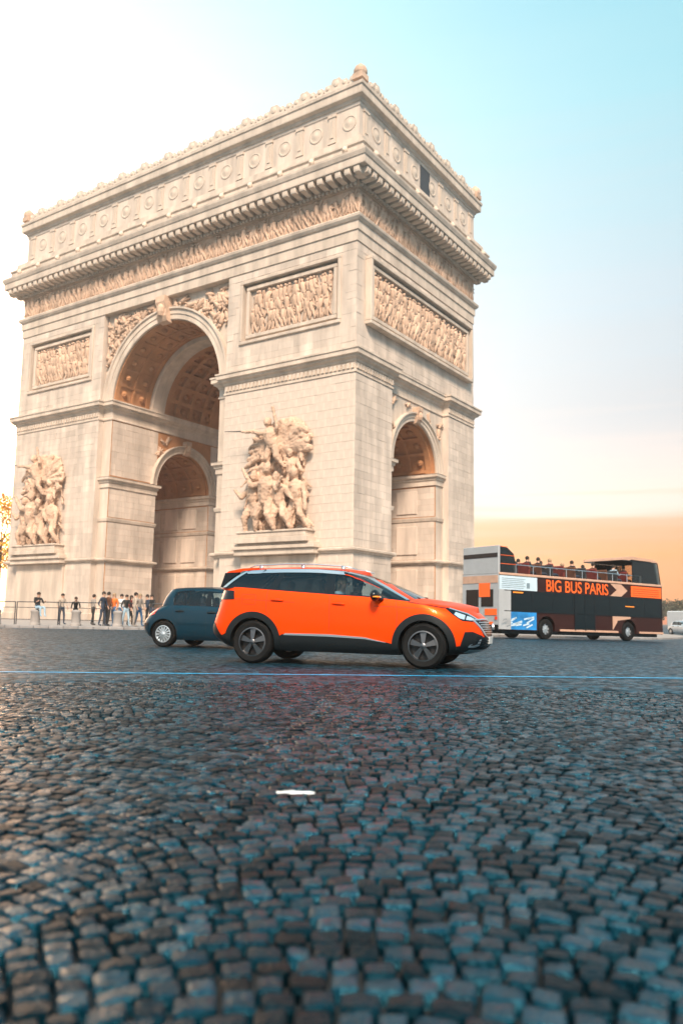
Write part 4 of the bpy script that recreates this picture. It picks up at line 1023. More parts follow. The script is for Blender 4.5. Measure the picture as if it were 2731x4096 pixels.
for k in range(3): drape(C, 'lower_grille_bar', [(-.60, .385 + .04 * k), (.60, .385 + .04 * k)], [(-.60, .395 + .04 * k), (.60, .395 + .04 * k)], ly, .026, .02, 20, 1, axis='front')
drape(C, 'chrome_lamp_trim', [(3.50, .335), (3.60, .338), (3.655, .365), (3.69, .46)], [(3.51, .362), (3.585, .368), (3.622, .385), (3.672, .468)], MT['chrome'], .026, .02, 16, 2)
drape(C, 'skid_plate', [(-.55, .245), (.55, .245)], [(-.60, .30), (.60, .30)], MT['chrome'], .03, .03, 20, 2, axis='front')
drape(C, 'skid_plate', [(3.62, .262), (3.74, .29)], [(3.60, .285), (3.74, .325)], MT['chrome'], .02, .03, 8, 2)
# headlights, grille, number plate
hl = drape(C, 'headlight', [(3.17, .935), (3.29, .835), (3.42, .745), (3.55, .735), (3.66, .725)], [(3.19, .95), (3.33, .905), (3.47, .862), (3.58, .80), (3.67, .735)], MT['gloss'], .008, .03, 20, 6)
for o_ in hl:
    sgn = -1 if o_.data.vertices[0].co.y < 0 else 1
drape(C, 'headlight_lens', [(3.30, .845), (3.38, .785), (3.45, .765)], [(3.32, .885), (3.40, .855), (3.46, .835)], MT['clear'], .016, .02, 10, 4)
drape(C, 'headlight_lens', [(3.47, .765), (3.53, .755), (3.60, .752)], [(3.48, .825), (3.53, .81), (3.60, .768)], MT['clear'], .016, .02, 10, 4)
drape(C, 'chrome_light_strip', [(3.22, .935), (3.34, .897), (3.48, .852), (3.59, .787), (3.66, .735)], [(3.225, .948), (3.345, .912), (3.485, .868), (3.597, .800), (3.668, .742)], MT['chrome'], .015, .02, 20, 1)
drape(C, 'grille', [(-.36, .53), (-.2, .50), (.2, .50), (.36, .53)], [(-.54, .74), (-.3, .752), (.3, .752), (.54, .74)], MT['gloss'], .012, .03, 24, 8, axis='front')
for k in range(6): drape(C, 'grille_bar', [(-.40 - .018 * k, .545 + .035 * k), (.40 + .018 * k, .545 + .035 * k)], [(-.40 - .018 * k, .555 + .035 * k), (.40 + .018 * k, .555 + .035 * k)], MT['chrome'], .024, .02, 20, 1, axis='front')
drape(C, 'grille_frame', [(-.58, .755), (-.3, .768), (.3, .768), (.58, .755)], [(-.58, .775), (-.3, .788), (.3, .788), (.58, .775)], MT['chrome'], .022, .02, 24, 1, axis='front')
drape(C, 'grille_frame', [(-.60, .76), (-.42, .52), (-.30, .485), (.30, .485), (.42, .52), (.60, .76)], [(-.56, .755), (-.39, .535), (-.28, .505), (.28, .505), (.39, .535), (.56, .755)], MT['chrome'], .022, .02, 30, 1, axis='front')
drape(C, 'number_plate', [(-.26, .39), (.26, .39)], [(-.26, .50), (.26, .50)], MT['plate'], .034, .02, 10, 1, axis='front')
bd = MB(); bd.lathe([(0, .03), (.05, .03), (.055, 0)], 12, Matrix.Translation((3.80, 0, .66)) @ Matrix.Rotation(math.pi / 2, 4, 'Y')); bd.build('badge', MT['chrome'], suv)
# tail lamp, seams, handles, fuel flap
drape(C, 'tail_light', [(-.78, 1.03), (-.60, 1.04), (-.34, 1.045)], [(-.77, 1.20), (-.60, 1.20), (-.36, 1.185)], MT['gloss'], .012, .03, 12, 5)
drape(C, 'tail_light', [(.46, 1.04), (.80, 1.04)], [(.46, 1.19), (.80, 1.19)], MT['redl'], .012, .03, 12, 4, axis='rear')
drape(C, 'tail_light', [(-.80, 1.04), (-.46, 1.04)], [(-.80, 1.19), (-.46, 1.19)], MT['redl'], .012, .03, 12, 4, axis='rear')
seamm = mat('orange_panel_gap', (.20, .012, .002), .7)
def seam(P, w=.006, m=seamm, name='panel_gap'): 
    A = [(x - w / 2, z) for x, z in P]; Bq = [(x + w / 2, z) for x, z in P]; drape(C, name, A, Bq, m, .0015, .01, 24, 1)
seam([(.24, 1.20), (.225, 1.02), (.235, .86), (.27, .78)]); seam([(1.31, 1.13), (1.32, .9), (1.325, .70), (1.315, .49)]); seam([(2.40, 1.04), (2.43, .85), (2.42, .6), (2.37, .40)])
def hseam(P, w=.006, m=seamm): drape(C, 'panel_gap', [(x, z - w / 2) for x, z in P], [(x, z + w / 2) for x, z in P], m, .0015, .01, 24, 1)
hseam([(-.42, 1.06), (-.1, 1.04), (.3, 1.02), (.72, 1.0)]); hseam([(2.05, .955), (2.45, .945), (2.8, .925), (3.05, .90), (3.2, .83)])
hseam([(-.20, 1.125), (.03, 1.12)], .005); hseam([(-.19, .965), (.03, .955)], .005); seam([(-.205, 1.12), (-.205, .97)], .005); seam([(.035, 1.115), (.035, .96)], .005)
hseam([(2.60, 1.025), (2.85, .99), (3.12, .945), (3.18, .94)], .014, MT['gloss'])
for x0, z0 in ((.42, 1.035), (1.47, .985)):
    for g in (-1, 1):
        h = C.body.ray_cast(Vector((x0, -3, z0)), Vector((0, 1, 0)))[0]; b = MB(); b.ell((x0, g * abs(h.y), z0 - .012), (.085, .004, .035), nu=16, nv=6, mi=1); b.cap((x0 - .095, g * (abs(h.y) + .022), z0 + .006), (x0 + .095, g * (abs(h.y) + .022), z0 - .004), .014, .014, 8)
        b.box((x0 - .09, g * abs(h.y) - .012, z0 - .004), (x0 - .06, g * abs(h.y) + .02 * g, z0 + .012)); b.box((x0 + .06, g * abs(h.y) - .012, z0 - .006), (x0 + .09, g * abs(h.y) + .02 * g, z0 + .01)); b.build('door_handle', [MT['orange'], seamm], suv, smooth=True)
# glasshouse trims
gl = 'glass'
drape(C, 'pillar', [(1.22, 1.14), (1.22, 1.545)], [(1.385, 1.13), (1.37, 1.535)], MT['gloss'], .006, .01, 14, 3, gl)
drape(C, 'pillar', [(.235, 1.21), (.45, 1.555)], [(.385, 1.20), (.515, 1.555)], MT['gloss'], .006, .01, 14, 3, gl)
drape(C, 'window_frame', [(-.36, 1.225), (.24, 1.19), (1.3, 1.12), (2.03, 1.075), (2.56, 1.03)], [(-.36, 1.262), (.24, 1.225), (1.3, 1.155), (2.03, 1.11), (2.50, 1.065)], MT['gloss'], .005, .01, 30, 2, gl)
drape(C, 'window_frame', [(-.15, 1.520), (.5, 1.530), (1.02, 1.525), (1.45, 1.49), (1.80, 1.40), (2.12, 1.245), (2.44, 1.07)], [(-.17, 1.55), (.5, 1.55), (1.02, 1.545), (1.48, 1.51), (1.84, 1.42), (2.16, 1.26), (2.50, 1.08)], MT['gloss'], .006, .01, 36, 2, gl)
drape(C, 'quarter_trim', [(2.14, 1.08), (2.30, 1.06), (2.46, 1.055)], [(2.16, 1.23), (2.30, 1.15), (2.46, 1.065)], MT['gloss'], .008, .01, 8, 4, gl)
drape(C, 'chrome_window_line', [(-.53, 1.245), (-.42, 1.335), (-.30, 1.435), (-.17, 1.530), (0, 1.542), (.5, 1.548), (1.02, 1.543), (1.50, 1.508), (1.86, 1.418), (2.18, 1.258), (2.54, 1.060)],
      [(-.60, 1.245), (-.49, 1.335), (-.37, 1.435), (-.19, 1.556), (0, 1.562), (.5, 1.570), (1.02, 1.564), (1.50, 1.530), (1.88, 1.438), (2.20, 1.278), (2.60, 1.055)], MT['chrome'], .012, .012, 60, 2, gl)
drape(C, 'roof_edge', [(1.50, 1.532), (1.88, 1.440), (2.20, 1.280), (2.60, 1.057)], [(1.60, 1.555), (1.93, 1.452), (2.26, 1.290), (2.66, 1.065)], MT['orange'], .010, .012, 30, 2, gl)
for g in (-1, 1):
    b = MB(); pts = [(-.20, g * .60, 1.585), (-.10, g * .605, 1.622), (.5, g * .61, 1.645), (1.0, g * .605, 1.635), (1.5, g * .59, 1.600), (1.68, g * .58, 1.555)]; b.tube(pts, [.009, .012, .012, .012, .012, .008], 8)
    for x in (.0, .75, 1.45): z_ = 1.57 if x < 1.2 else 1.55; b.box((x - .03, g * .60 - .01, z_ - .03), (x + .03, g * .60 + .01, z_ + .06))
    b.build('roof_rail', MT['chrome'], suv, smooth=True)
b = MB(); b.prism([(-.42, 1.50), (-.62, 1.475), (-.66, 1.495), (-.60, 1.53), (-.35, 1.575), (.0, 1.59), (.0, 1.56)], -.60, .60, 'y'); b.build('spoiler', MT['orange'], suv, bevel=.012)
b = MB()
for g in (-1, 1): b.prism([(-.62, 1.49), (-.50, 1.50), (-.36, 1.50), (-.60, 1.25), (-.70, 1.25)], g * .62, g * .70, 'y')
b.build('spoiler_side', MT['gloss'], suv)
b = MB()
for g in (-1, 1):
    b.ell((2.10, g * 1.02, 1.12), (.075, .13, .095), nu=14, nv=10); b.cap((2.18, g * .88, 1.06), (2.12, g * .98, 1.075), .03, .03)
    b.box((2.10, g * 1.16 - .012, 1.085), (2.165, g * 1.16 + .012, 1.105), 1)
    b.box((2.13, min(g * .94, g * 1.15), 1.083), (2.182, max(g * .94, g * 1.15), 1.108), 1)
b.build('door_mirror', [MT['gloss'], MT['amber']], suv, smooth=True)
b = MB(); b.cap((2.70, -.45, 1.085), (2.35, .1, 1.23), .012, .008, 6); b.cap((2.72, .1, 1.11), (2.38, .62, 1.17), .012, .008, 6); b.build('wiper', MT['clad'], suv)
st_a = dict(rim=.665, n=5, w=(.022, .052), m0='alloyd', m1='alloy', lip=1, ph=.25)
for x in (0, 2.84):
    for g in (-1, 1): wheel(suv, x, g * .80, .352, .225, st_a, g)
def seats(root, xs, z, sc_=1):
    b = MB()
    for x in xs:
        for y in (-.37, .37):
            b.box((x - .25, y - .24, z - .1), (x + .25, y + .24, z + .08)); b.box((x - .34, y - .23, z), (x - .20, y + .23, z + .50), mat4=None); b.box((x - .36, y - .12, z + .50), (x - .27, y + .12, z + .70)); 
    b.build('seat', MT['seat'], root, bevel=.04)
seats(suv, (1.35, .5), .70)
b = MB(); b.box((2.1, -.7, .9), (2.55, .7, 1.06)); b.lathe([(.17, -.012), (.19, 0), (.17, .012)], 20, Matrix.Translation((1.88, .38, 1.02)) @ Matrix.Rotation(R(70), 4, 'Y')); b.build('dashboard', MT['seat'], suv, bevel=.02)
def in_car(root, x, y, z, J, *a, **k):
    o = person((0, 0, 0), 0, J, *a, **k); v = Matrix.Rotation(root.rotation_euler.z, 3, 'Z') @ Vector((x, y, z)) + root.location; o.location = v; o.rotation_euler = (0, 0, root.rotation_euler.z); return o
in_car(suv, 1.32, -.37, .56, seated(.1), 'pale', 'navy', 'fair haired passenger in pale top in the orange car, nearer window', 'people inside the orange car', 'fair', 1)
in_car(suv, 1.40, .37, .57, seated(.5), 'navy', 'black', 'dark haired driver in dark top at the wheel of the orange car', 'people inside the orange car')

# --- petrol blue hatchback
def hatch_spec(paint):
    return dict(paint=paint, wb=2.62, wr=.315, arch_r=.36,
    lev=[(0, .80, -.60, 3.30), (.10, .85, -.68, 3.42), (.25, .875, -.72, 3.46), (.45, .882, -.71, 3.46), (.62, .880, -.64, 3.44), (.80, .868, -.52, 3.40), (.93, .845, -.36, 3.34), (1, .815, -.24, 3.26)],
    bot=[(-.7, .30), (-.4, .22), (0, .19), (2.6, .18), (3.1, .20), (3.5, .24)],
    top=[(-.8, .985), (-.3, .995), (.3, .995), (1.05, .98), (1.6, .955), (2.2, .925), (2.6, .88), (3.0, .80), (3.3, .71), (3.5, .66)],
    rear_c=(.34, .46), front_c=(.62, .56), bow=(.08, .18), crown=.07, crownf=lambda x: smooth01((x - 1.2) / 1.2),
    dark_z=lambda x: -1, cab=(-.52, 2.25), cabB=.78,
    g0=(-.235, 2.50, .80), g1=(-.08, 1.62, .63), grear=(.30, .26), gfront=(.40, .36), gfront1=(.24, .28), rcrown=.05,
    roof=[(-.2, 1.345), (.1, 1.385), (.6, 1.405), (1.1, 1.405), (1.6, 1.36)],
    pane=lambda x, y, z: (('windscreen', 'screen') if x > 2.35 - (z - .95) * 1.9 else ('rear_window', 'glass') if x < -.15 + (z - 1.0) * .6 and abs(y) < .60 else ('front_side_window', 'glass') if x > 1.12 else ('rear_side_window', 'glass')))
hx, hy = 19.329, -37.256
hat = tag(empty('car', (hx, hy, gz(hx, hy)), .30), 'petrol blue hatchback with silver wheel covers, half hidden behind the orange car', 'car')
C = car(hatch_spec(MT['bluecar']), hat)
P_ = MT['bluecar']; gm = mat('blue_panel_gap', (.003, .012, .02), .7)
def hatch_trim(C, P_, gm):
    drape(C, 'rear_pillar', [(-.20, 1.00), (-.15, 1.16), (-.08, 1.30), (-.03, 1.375)], [(.22, 1.00), (.19, 1.18), (.21, 1.30), (.30, 1.375)], P_, .008, .012, 16, 8, 'glass')
    drape(C, 'roof_edge', [(.0, 1.365), (.3, 1.362), (.6, 1.378), (1.1, 1.378), (1.5, 1.345), (1.9, 1.20), (2.28, .99)], [(0, 1.40), (.3, 1.41), (.6, 1.412), (1.1, 1.412), (1.55, 1.375), (1.95, 1.235), (2.40, .99)], P_, .008, .012, 30, 2, 'glass')
    drape(C, 'pillar', [(1.06, .985), (1.06, 1.38)], [(1.20, .98), (1.17, 1.38)], MT['gloss'], .006, .01, 10, 2, 'glass')
    drape(C, 'pillar', [(.47, 1.0), (.475, 1.37)], [(.525, 1.0), (.52, 1.37)], MT['gloss'], .006, .01, 10, 2, 'glass')
    drape(C, 'window_frame', [(.19, .985), (.6, .98), (1.6, .945), (2.2, .92)], [(.19, 1.015), (.6, 1.01), (1.6, .975), (2.2, .95)], MT['gloss'], .007, .01, 24, 1, 'glass')
    drape(C, 'window_frame', [(.21, 1.0), (.22, 1.2), (.27, 1.32), (.40, 1.352), (.7, 1.365)], [(.245, 1.0), (.25, 1.2), (.295, 1.30), (.41, 1.33), (.7, 1.345)], MT['gloss'], .009, .01, 20, 1, 'glass')
    drape(C, 'rub_strip', [(.36, .56), (1.35, .54), (2.2, .53)], [(.36, .615), (1.35, .60), (2.2, .585)], P_, .016, .012, 24, 2)
    for x0, z0 in ((.42, .855), (1.25, .83)):
        h = C.body.ray_cast(Vector((x0, -3, z0)), Vector((0, 1, 0)))[0]
        for g in (-1, 1): b = MB(); b.cap((x0 - .10, g * (abs(h.y) + .012), z0), (x0 + .10, g * (abs(h.y) + .012), z0), .018, .018, 8); b.ell((x0, g * abs(h.y), z0), (.10, .006, .035), nu=12, nv=6); b.build('door_handle', MT['clad'], C.root, smooth=True)
    for X in ([(.20, .98), (.24, .80), (.34, .60), (.37, .25)], [(1.12, .97), (1.12, .25)], [(2.12, .92), (2.16, .3)]): drape(C, 'panel_gap', [(x - .004, z) for x, z in X], [(x + .004, z) for x, z in X], gm, .0015, .01, 20, 1)
    drape(C, 'tail_light', [(-.60, .72), (-.45, .74), (-.25, .78)], [(-.56, .90), (-.40, .95), (-.17, .97)], MT['redl'], .010, .02, 10, 5)
    drape(C, 'rear_bumper', [(-.68, .30), (-.42, .24)], [(-.69, .56), (-.38, .58)], P_, .014, .02, 10, 4)
    drape(C, 'bumper_strip', [(-.70, .50), (-.40, .51)], [(-.70, .555), (-.40, .565)], MT['clad'], .022, .02, 10, 1)
    drape(C, 'rear_reflector', [(-.69, .44), (-.58, .445)], [(-.69, .475), (-.58, .48)], MT['amber'], .022, .02, 6, 1)
    drape(C, 'headlight', [(3.0, .66), (3.2, .58), (3.36, .58)], [(2.95, .78), (3.15, .72), (3.36, .66)], MT['clear'], .010, .02, 10, 4)
    drape(C, 'headlight', [(.42, .56), (.78, .56)], [(.42, .66), (.78, .68)], MT['clear'], .010, .02, 10, 4, axis='front'); drape(C, 'headlight', [(-.78, .56), (-.42, .56)], [(-.78, .68), (-.42, .66)], MT['clear'], .010, .02, 10, 4, axis='front')
    drape(C, 'grille', [(-.38, .32), (.38, .32)], [(-.38, .62), (.38, .62)], MT['gloss'], .010, .02, 14, 4, axis='front')
    drape(C, 'number_plate', [(-.26, .38), (.26, .38)], [(-.26, .47), (.26, .47)], MT['plate'], .02, .02, 6, 1, axis='front')
    drape(C, 'number_plate', [(-.26, .60), (.26, .60)], [(-.26, .70), (.26, .70)], MT['plate'], .02, .02, 6, 1, axis='rear')
    st = dict(rim=.64, n=14, w=(.008, .019), m0='alloyd', m1='hub', lip=1, out=0.0)
    for x in (0, 2.62):
        for g in (-1, 1): wheel(C.root, x, g * .765, .315, .205, st, g)
    seats(C.root, (1.1, .25), .52)
    b = MB()
    for g in (-1, 1): b.ell((2.0, g * .93, 1.0), (.06, .11, .075), nu=12, nv=8)
    b.build('door_mirror', P_, C.root, smooth=True)
hatch_trim(C, P_, gm)
in_car(hat, 1.15, .37, .42, seated(.5), 'grey', 'black', 'driver at the wheel of the blue hatchback', None)

# --- far silver car, right edge
p = at(1556, 1450, 84); sx_, sy2 = p.x, p.y
far = tag(empty('car', (sx_, sy2, gz(sx_, sy2)), face_cam + .25), 'small silver car driving towards us at the right edge, behind the bus', 'car')
C = car(hatch_spec(MT['silver']), far); hatch_trim(C, MT['silver'], MT['clad'])
# --- white van behind it
p = at(1560, 1450, 94)
van = tag(empty('van', (p.x, p.y, gz(p.x, p.y)), face_cam + .35), 'tall white van at the right edge, behind the small silver car', 'van')
b = MB(); b.prism([(-.9, .35), (-.9, 2.45), (-.75, 2.6), (2.7, 2.6), (3.1, 2.4), (3.7, 1.45), (4.5, 1.15), (4.65, .9), (4.65, .35)], -1.0, 1.0, 'y'); b.build('body', MT['white'], van, bevel=.07)
b = MB(); b.add([(3.14, -.85, 2.33), (3.14, .85, 2.33), (3.72, .9, 1.50), (3.72, -.9, 1.50)], [(0, 1, 2, 3)]); o = b.build('windscreen', MT['busglass'], van); o.location = (.03, 0, .02)
b = MB()
for g in (-1, 1): b.box((2.2, g * 1.0 - .01, 1.45), (3.3, g * 1.0 + .01, 2.2))
b.build('side_window', MT['busglass'], van)
b = MB(); b.box((4.6, -.6, .6), (4.68, .6, 1.0)); b.build('grille', MT['gloss'], van)
for g in (-1, 1): b = MB(); b.box((4.55, g * .82 - .15, .85), (4.68, g * .82 + .15, 1.1)); b.build('headlight', MT['clear'], van)
for x in (0, 3.6):
    for g in (-1, 1): wheel(van, x, g * .9, .36, .22, dict(rim=.6, n=6, w=(.03, .05), m0='alloyd', m1='hub'), g)

# --- double decker bus (x forward, near side is -y, rear at x=0)
bx, by = 19.148, -16.926; BH = 1.165
zr, zf = gz(bx + 3 * math.cos(BH), by + 3 * math.sin(BH)), gz(bx + 9.2 * math.cos(BH), by + 9.2 * math.sin(BH))
bus = tag(empty('bus', (bx, by, 0)), 'dark red open top double decker bus with white rear and orange lettering', 'bus')
bus.location = (bx, by, zr - (zf - zr) / 6.2 * 3.2); bus.rotation_euler = (0, -math.atan2(zf - zr, 6.2), BH)
BW = 2.5; BL = 12.0
def bpart(name, boxes, m, parent=None, bevel=0):
    b = MB()
    for a, c in boxes: b.box(a, c)
    return b.build(name, MT[m] if isinstance(m, str) else m, parent or bus, bevel=bevel)
b = MB(); b.box((0.02, 0, .38), (BL, BW, 2.98)); body = b.build('body', MT['bus'], bus)
cs = []
for x in (3.1, 9.2):
    c = MB(); c.lathe([(0, -.3), (.60, -.3), (.60, .5), (0, .5)], 28, Matrix.Translation((x, 0, .50)) @ Matrix.Rotation(-math.pi / 2, 4, 'X')); cs.append(c.build('cut', MT['clad'], merge=True))
    c = MB(); c.lathe([(0, -.3), (.60, -.3), (.60, .5), (0, .5)], 28, Matrix.Translation((x, BW, .50)) @ Matrix.Rotation(math.pi / 2, 4, 'X')); cs.append(c.build('cut', MT['clad'], merge=True))
for c in cs: c.parent = None
boolean(body, cs)
bpart('window_band', [((.75, -.02, 1.30), (BL - .05, .02, 2.20)), ((.75, BW - .02, 1.30), (BL - .05, BW + .02, 2.20))], 'busglass')
for k in range(9): x = .75 + (BL - .85) * k / 8; bpart('window_pillar', [((x - .035, -.032, 1.30), (x + .035, -.018, 2.20))], 'gloss')
bpart('window_trim', [((.3, -.035, 1.25), (BL, -.005, 1.295)), ((.3, -.035, 2.205), (BL, -.005, 2.25))], 'gloss')
bpart('top_rail_panel', [((0, -.05, 2.92), (BL, .06, 3.04)), ((0, BW - .06, 2.92), (BL, BW + .05, 3.04))], 'buscream', bevel=.02)
bpart('skirt_strip', [((4.0, -.04, .40), (8.3, -.005, .50)), ((10.0, -.04, .40), (BL, -.005, .50))], 'buscream')
bpart('door', [((5.1, -.035, .45), (6.5, .0, 2.2))], 'busglass'); bpart('door_frame', [((5.05, -.045, .45), (5.12, -.005, 2.2)), ((5.78, -.05, .45), (5.84, -.005, 2.2)), ((6.48, -.045, .45), (6.55, -.005, 2.2))], 'gloss')
bpart('advert_panel', [((.0, -.03, 2.26), (2.45, -.004, 2.90))], 'buswhite')
bpart('advert_text_line', [((.15, -.036, 2.34 + .085 * k), (1.55 + .1 * (k % 2), -.03, 2.365 + .085 * k)) for k in range(6)] + [((1.75, -.036, 2.36), (1.95, -.03, 2.62))], 'adline')
bpart('blue_advert', [((.05, -.03, .42), (2.40, -.004, 1.24))], 'adblue')
b = MB(); q = random.Random(4)
for k in range(16):
    x = .25 + q.random() * 1.9; z = .55 + q.random() * .5; L_ = q.uniform(.2, .6); a = q.uniform(.1, .5); b.box((-L_ / 2, -.035, -.035), (L_ / 2, -.031, .035), mat4=Matrix.Translation((min(2.05, x), 0, z)) @ Matrix.Rotation(-a, 4, 'Y'))
b.build('advert_brushwork', MT['buswhite'], bus)
b = MB(); b.prism([(7.75, 2.27), (8.6, 2.27), (9.1, 2.585), (8.6, 2.90), (7.75, 2.90), (8.25, 2.585)], -.03, -.004, 'y'); b.build('chevron', MT['buscream'], bus)
b = MB(); b.prism([(7.9, .55), (8.25, .95), (8.25, 1.24), (7.9, 1.24)], -.03, -.004, 'y'); b.prism([(8.1, 1.0), (9.3, 1.14), (9.3, 1.24), (8.1, 1.24)], -.034, -.02, 'y'); b.build('chevron', MT['buscream'], bus)
bpart('orange_panel', [((9.4, -.03, 2.30), (11.9, -.004, 2.86))], 'buslet'); bpart('panel_line', [((9.5, -.036, 2.38 + .11 * k), (11.7, -.03, 2.40 + .11 * k)) for k in range(4)], 'bus')
def text(s, size, name, m, parent, loc, rot, bold=.0, sx=1):
    cu = bpy.data.curves.new('lettering', 'FONT'); cu.body = s; cu.size = size; cu.extrude = .006; cu.offset = bold; cu.align_x = 'LEFT'; t = bpy.data.objects.new('t', cu); col.objects.link(t)
    bpy.context.view_layer.update(); me = evalmesh(t); bpy.data.objects.remove(t); me.materials.clear(); me.materials.append(m)
    o = bpy.data.objects.new(name, me); col.objects.link(o); o.parent = parent; o.location = loc; o.rotation_euler = rot; o.scale = (sx, 1, 1); return o
text('BIG BUS PARIS', .80, 'lettering', MT['buslet'], bus, (3.05, -.012, 2.30), (math.pi / 2, 0, 0), .008, .90)
# rear face and raised rear cabin
bpart('rear_panel', [((-.03, .02, .38), (.30, BW - .02, 2.98))], 'buswhite2'); bpart('rear_corner', [((-.035, -.035, .42), (.72, .01, 2.26))], 'buswhite2')
bpart('rear_window', [((-.05, .35, 1.45), (-.02, 1.15, 2.25)), ((-.05, 1.35, 1.45), (-.02, 2.2, 2.25))], 'busglass'); bpart('rear_stripe', [((-.05, .05, 2.55), (-.02, BW - .05, 2.90))], 'buscream')
for gb_ in (((-.055, .55, 1.9), (-.045, 1.3, 2.55)), ((-.055, .1, 1.05), (-.045, .9, 1.35)), ((-.06, .35, .55), (-.05, .6, .75))): bpart('rear_graphic', [gb_], 'buslet'); bpart('rear_bumper', [((-.10, .02, .36), (.0, BW - .02, .62))], 'clad', bevel=.02)
bpart('rear_light', [((-.07, .08, .85), (-.045, .22, 1.0)), ((-.07, BW - .22, .85), (-.045, BW - .08, 1.0))], 'redl')
bpart('upper_rear_panel', [((-.02, .02, 2.98), (.10, BW - .02, 4.30))], 'buswhite2', bevel=.02); bpart('upper_rear_stripe', [((-.035, .08, 3.75), (-.022, BW - .08, 3.95))], 'gloss')
b = MB()
for g in (0.0, BW):
    b = MB(); b.prism([(.10, 3.04), (.10, 4.28), (.55, 4.22), (.95, 3.95), (1.12, 3.4), (1.12, 3.04)], g + (.02 if g == 0 else -.05), g + (.05 if g == 0 else -.02), 'y'); b.build('side_screen', MT['plexi'], bus)
b = MB()
for z, x1 in ((3.45, 1.1), (3.85, 1.0), (4.25, .55)): b.tube([(.1, .01, z), (x1, .01, z)], .014, 6)
b.build('screen_bar', MT['buslet'], bus)
# top deck: rail, seats, canopy, windscreen
b = MB()
for y in (.03, BW - .03):
    b.tube([(1.1, y, 3.45), (10.3, y, 3.42)], .022, 6)
    for k in range(9): x = 1.1 + 9.2 * k / 8; b.tube([(x, y, 3.0), (x, y, 3.45)], .018, 6)
b.build('deck_rail', MT['chrome'], bus)
b = MB(); b.box((-.22, -.44, 0), (.22, .44, .12)); b.prism([(-.24, .1), (-.14, .1), (-.20, .68), (-.28, .66)], -.44, .44, 'y'); o = b.build('seat', MT['seat'], bus, bevel=.03); me_seat = o.data; bpy.data.objects.remove(o)
o_mats = [MT['seat'], CL['red'], CL['brown']]
seat_meshes = []
for m_ in o_mats: q_ = me_seat.copy(); q_.materials.clear(); q_.materials.append(m_); seat_meshes.append(q_)
for k in range(11):
    for y in (.55, 1.95): inst(seat_meshes[(k + (y > 1)) % 3], 'deck_seat', bus, (1.5 + .80 * k, y, 2.95))
b = MB(); b.prism([(8.7, 4.20), (8.75, 4.32), (9.5, 4.42), (11.3, 4.36), (11.75, 4.20), (11.6, 4.16), (11.0, 4.24), (9.5, 4.26), (9.2, 4.18)], -.02, BW + .02, 'y'); b.build('canopy', MT['buscream'], bus)
b = MB(); b.box((8.75, -.03, 4.16), (11.6, BW + .03, 4.21)); b.build('canopy_underside', MT['gloss'], bus)
b = MB()
for y in (.03, BW - .03): b.tube([(9.6, y, 3.0), (9.6, y, 4.2)], .03, 6); b.tube([(11.95, y, 3.0), (11.7, y, 4.2)], .03, 6)
b.build('canopy_post', MT['gloss'], bus)
b = MB(); b.prism([(11.93, 3.04), (11.96, 3.04), (11.72, 4.18), (11.69, 4.18)], .05, BW - .05, 'y')
for y in (.0, BW - .03): b.prism([(9.6, 3.04), (11.9, 3.04), (11.66, 4.15), (9.6, 4.15)], y, y + .03, 'y')
b.build('upper_windscreen', MT['plexi'], bus)
bpart('front_windscreen', [((BL - .02, .15, 1.1), (BL + .03, BW - .15, 2.5))], 'busglass'); bpart('underframe', [((.3, .15, .22), (BL - .3, BW - .15, .40))], 'clad')
for x in (3.1, 9.2):
    for g, y in ((-1, .17), (1, BW - .17)): wheel(bus, x, y, .48, .30, dict(rim=.58, n=8, w=(.04, .06), m0='alloyd', m1='hub', out=-.05), g)
bpart('wheel_arch', [((0, 0, 0), (.001, .001, .001))], 'clad').hide_render = False
bpy.data.objects.remove([o for o in bus.children if o.name.startswith('wheel_arch')][0])
bpart('indicator', [((.85, -.05, 2.12), (1.5, -.03, 2.18))], 'amber'); bpart('indicator', [((8.9, -.05, 1.75), (9.6, -.03, 1.80))], 'amber')
bpy.context.view_layer.update()
Mb = bus.matrix_world.copy()
PG = 'passengers on the open top deck'
for x, y, t_, l_, hm, lab in ((2.3, .50, 'black', 'black', 'hair', 'person in black on the top deck nearest the white rear'), (3.1, 1.9, 'navy', 'black', 'hair', 'person in navy on the far side of the top deck, second from the rear'), (3.9, .55, 'red', 'navy', 'fair', 'fair haired person in red on the top deck above the lettering'),
                       (5.5, .55, 'black', 'navy', 'hair', 'person in black on the top deck above the door'), (6.3, 1.9, 'grey', 'navy', 'fair', 'fair haired person in grey on the far side of the top deck'), (8.7, .55, 'pale', 'navy', 'hair', 'person in pale blue on the top deck just behind the canopy'), (10.3, 1.9, 'navy', 'black', 'hair', 'person in navy seated under the canopy of the bus'),
                       (4.7, 1.9, 'black', 'black', 'hair', 'person in black on the far side of the top deck above the lettering'), (7.1, .55, 'brown', 'black', 'hair', 'person in brown on the near side of the top deck, by the chevron'), (7.9, 1.9, 'black', 'black', 'hair', 'person in black on the far side of the top deck, just short of the canopy'), (3.1, .55, 'black', 'navy', 'hair', 'person in black on the near side, third along from the white rear'), (9.5, .55, 'black', 'black', 'hair', 'person in black on the near side under the canopy')):
    o = person((0, 0, 0), 0, seated(.1), t_, l_, lab, PG, hm); v = Mb @ Vector((x, y, 3.06)); o.location = v; o.rotation_euler = bus.rotation_euler

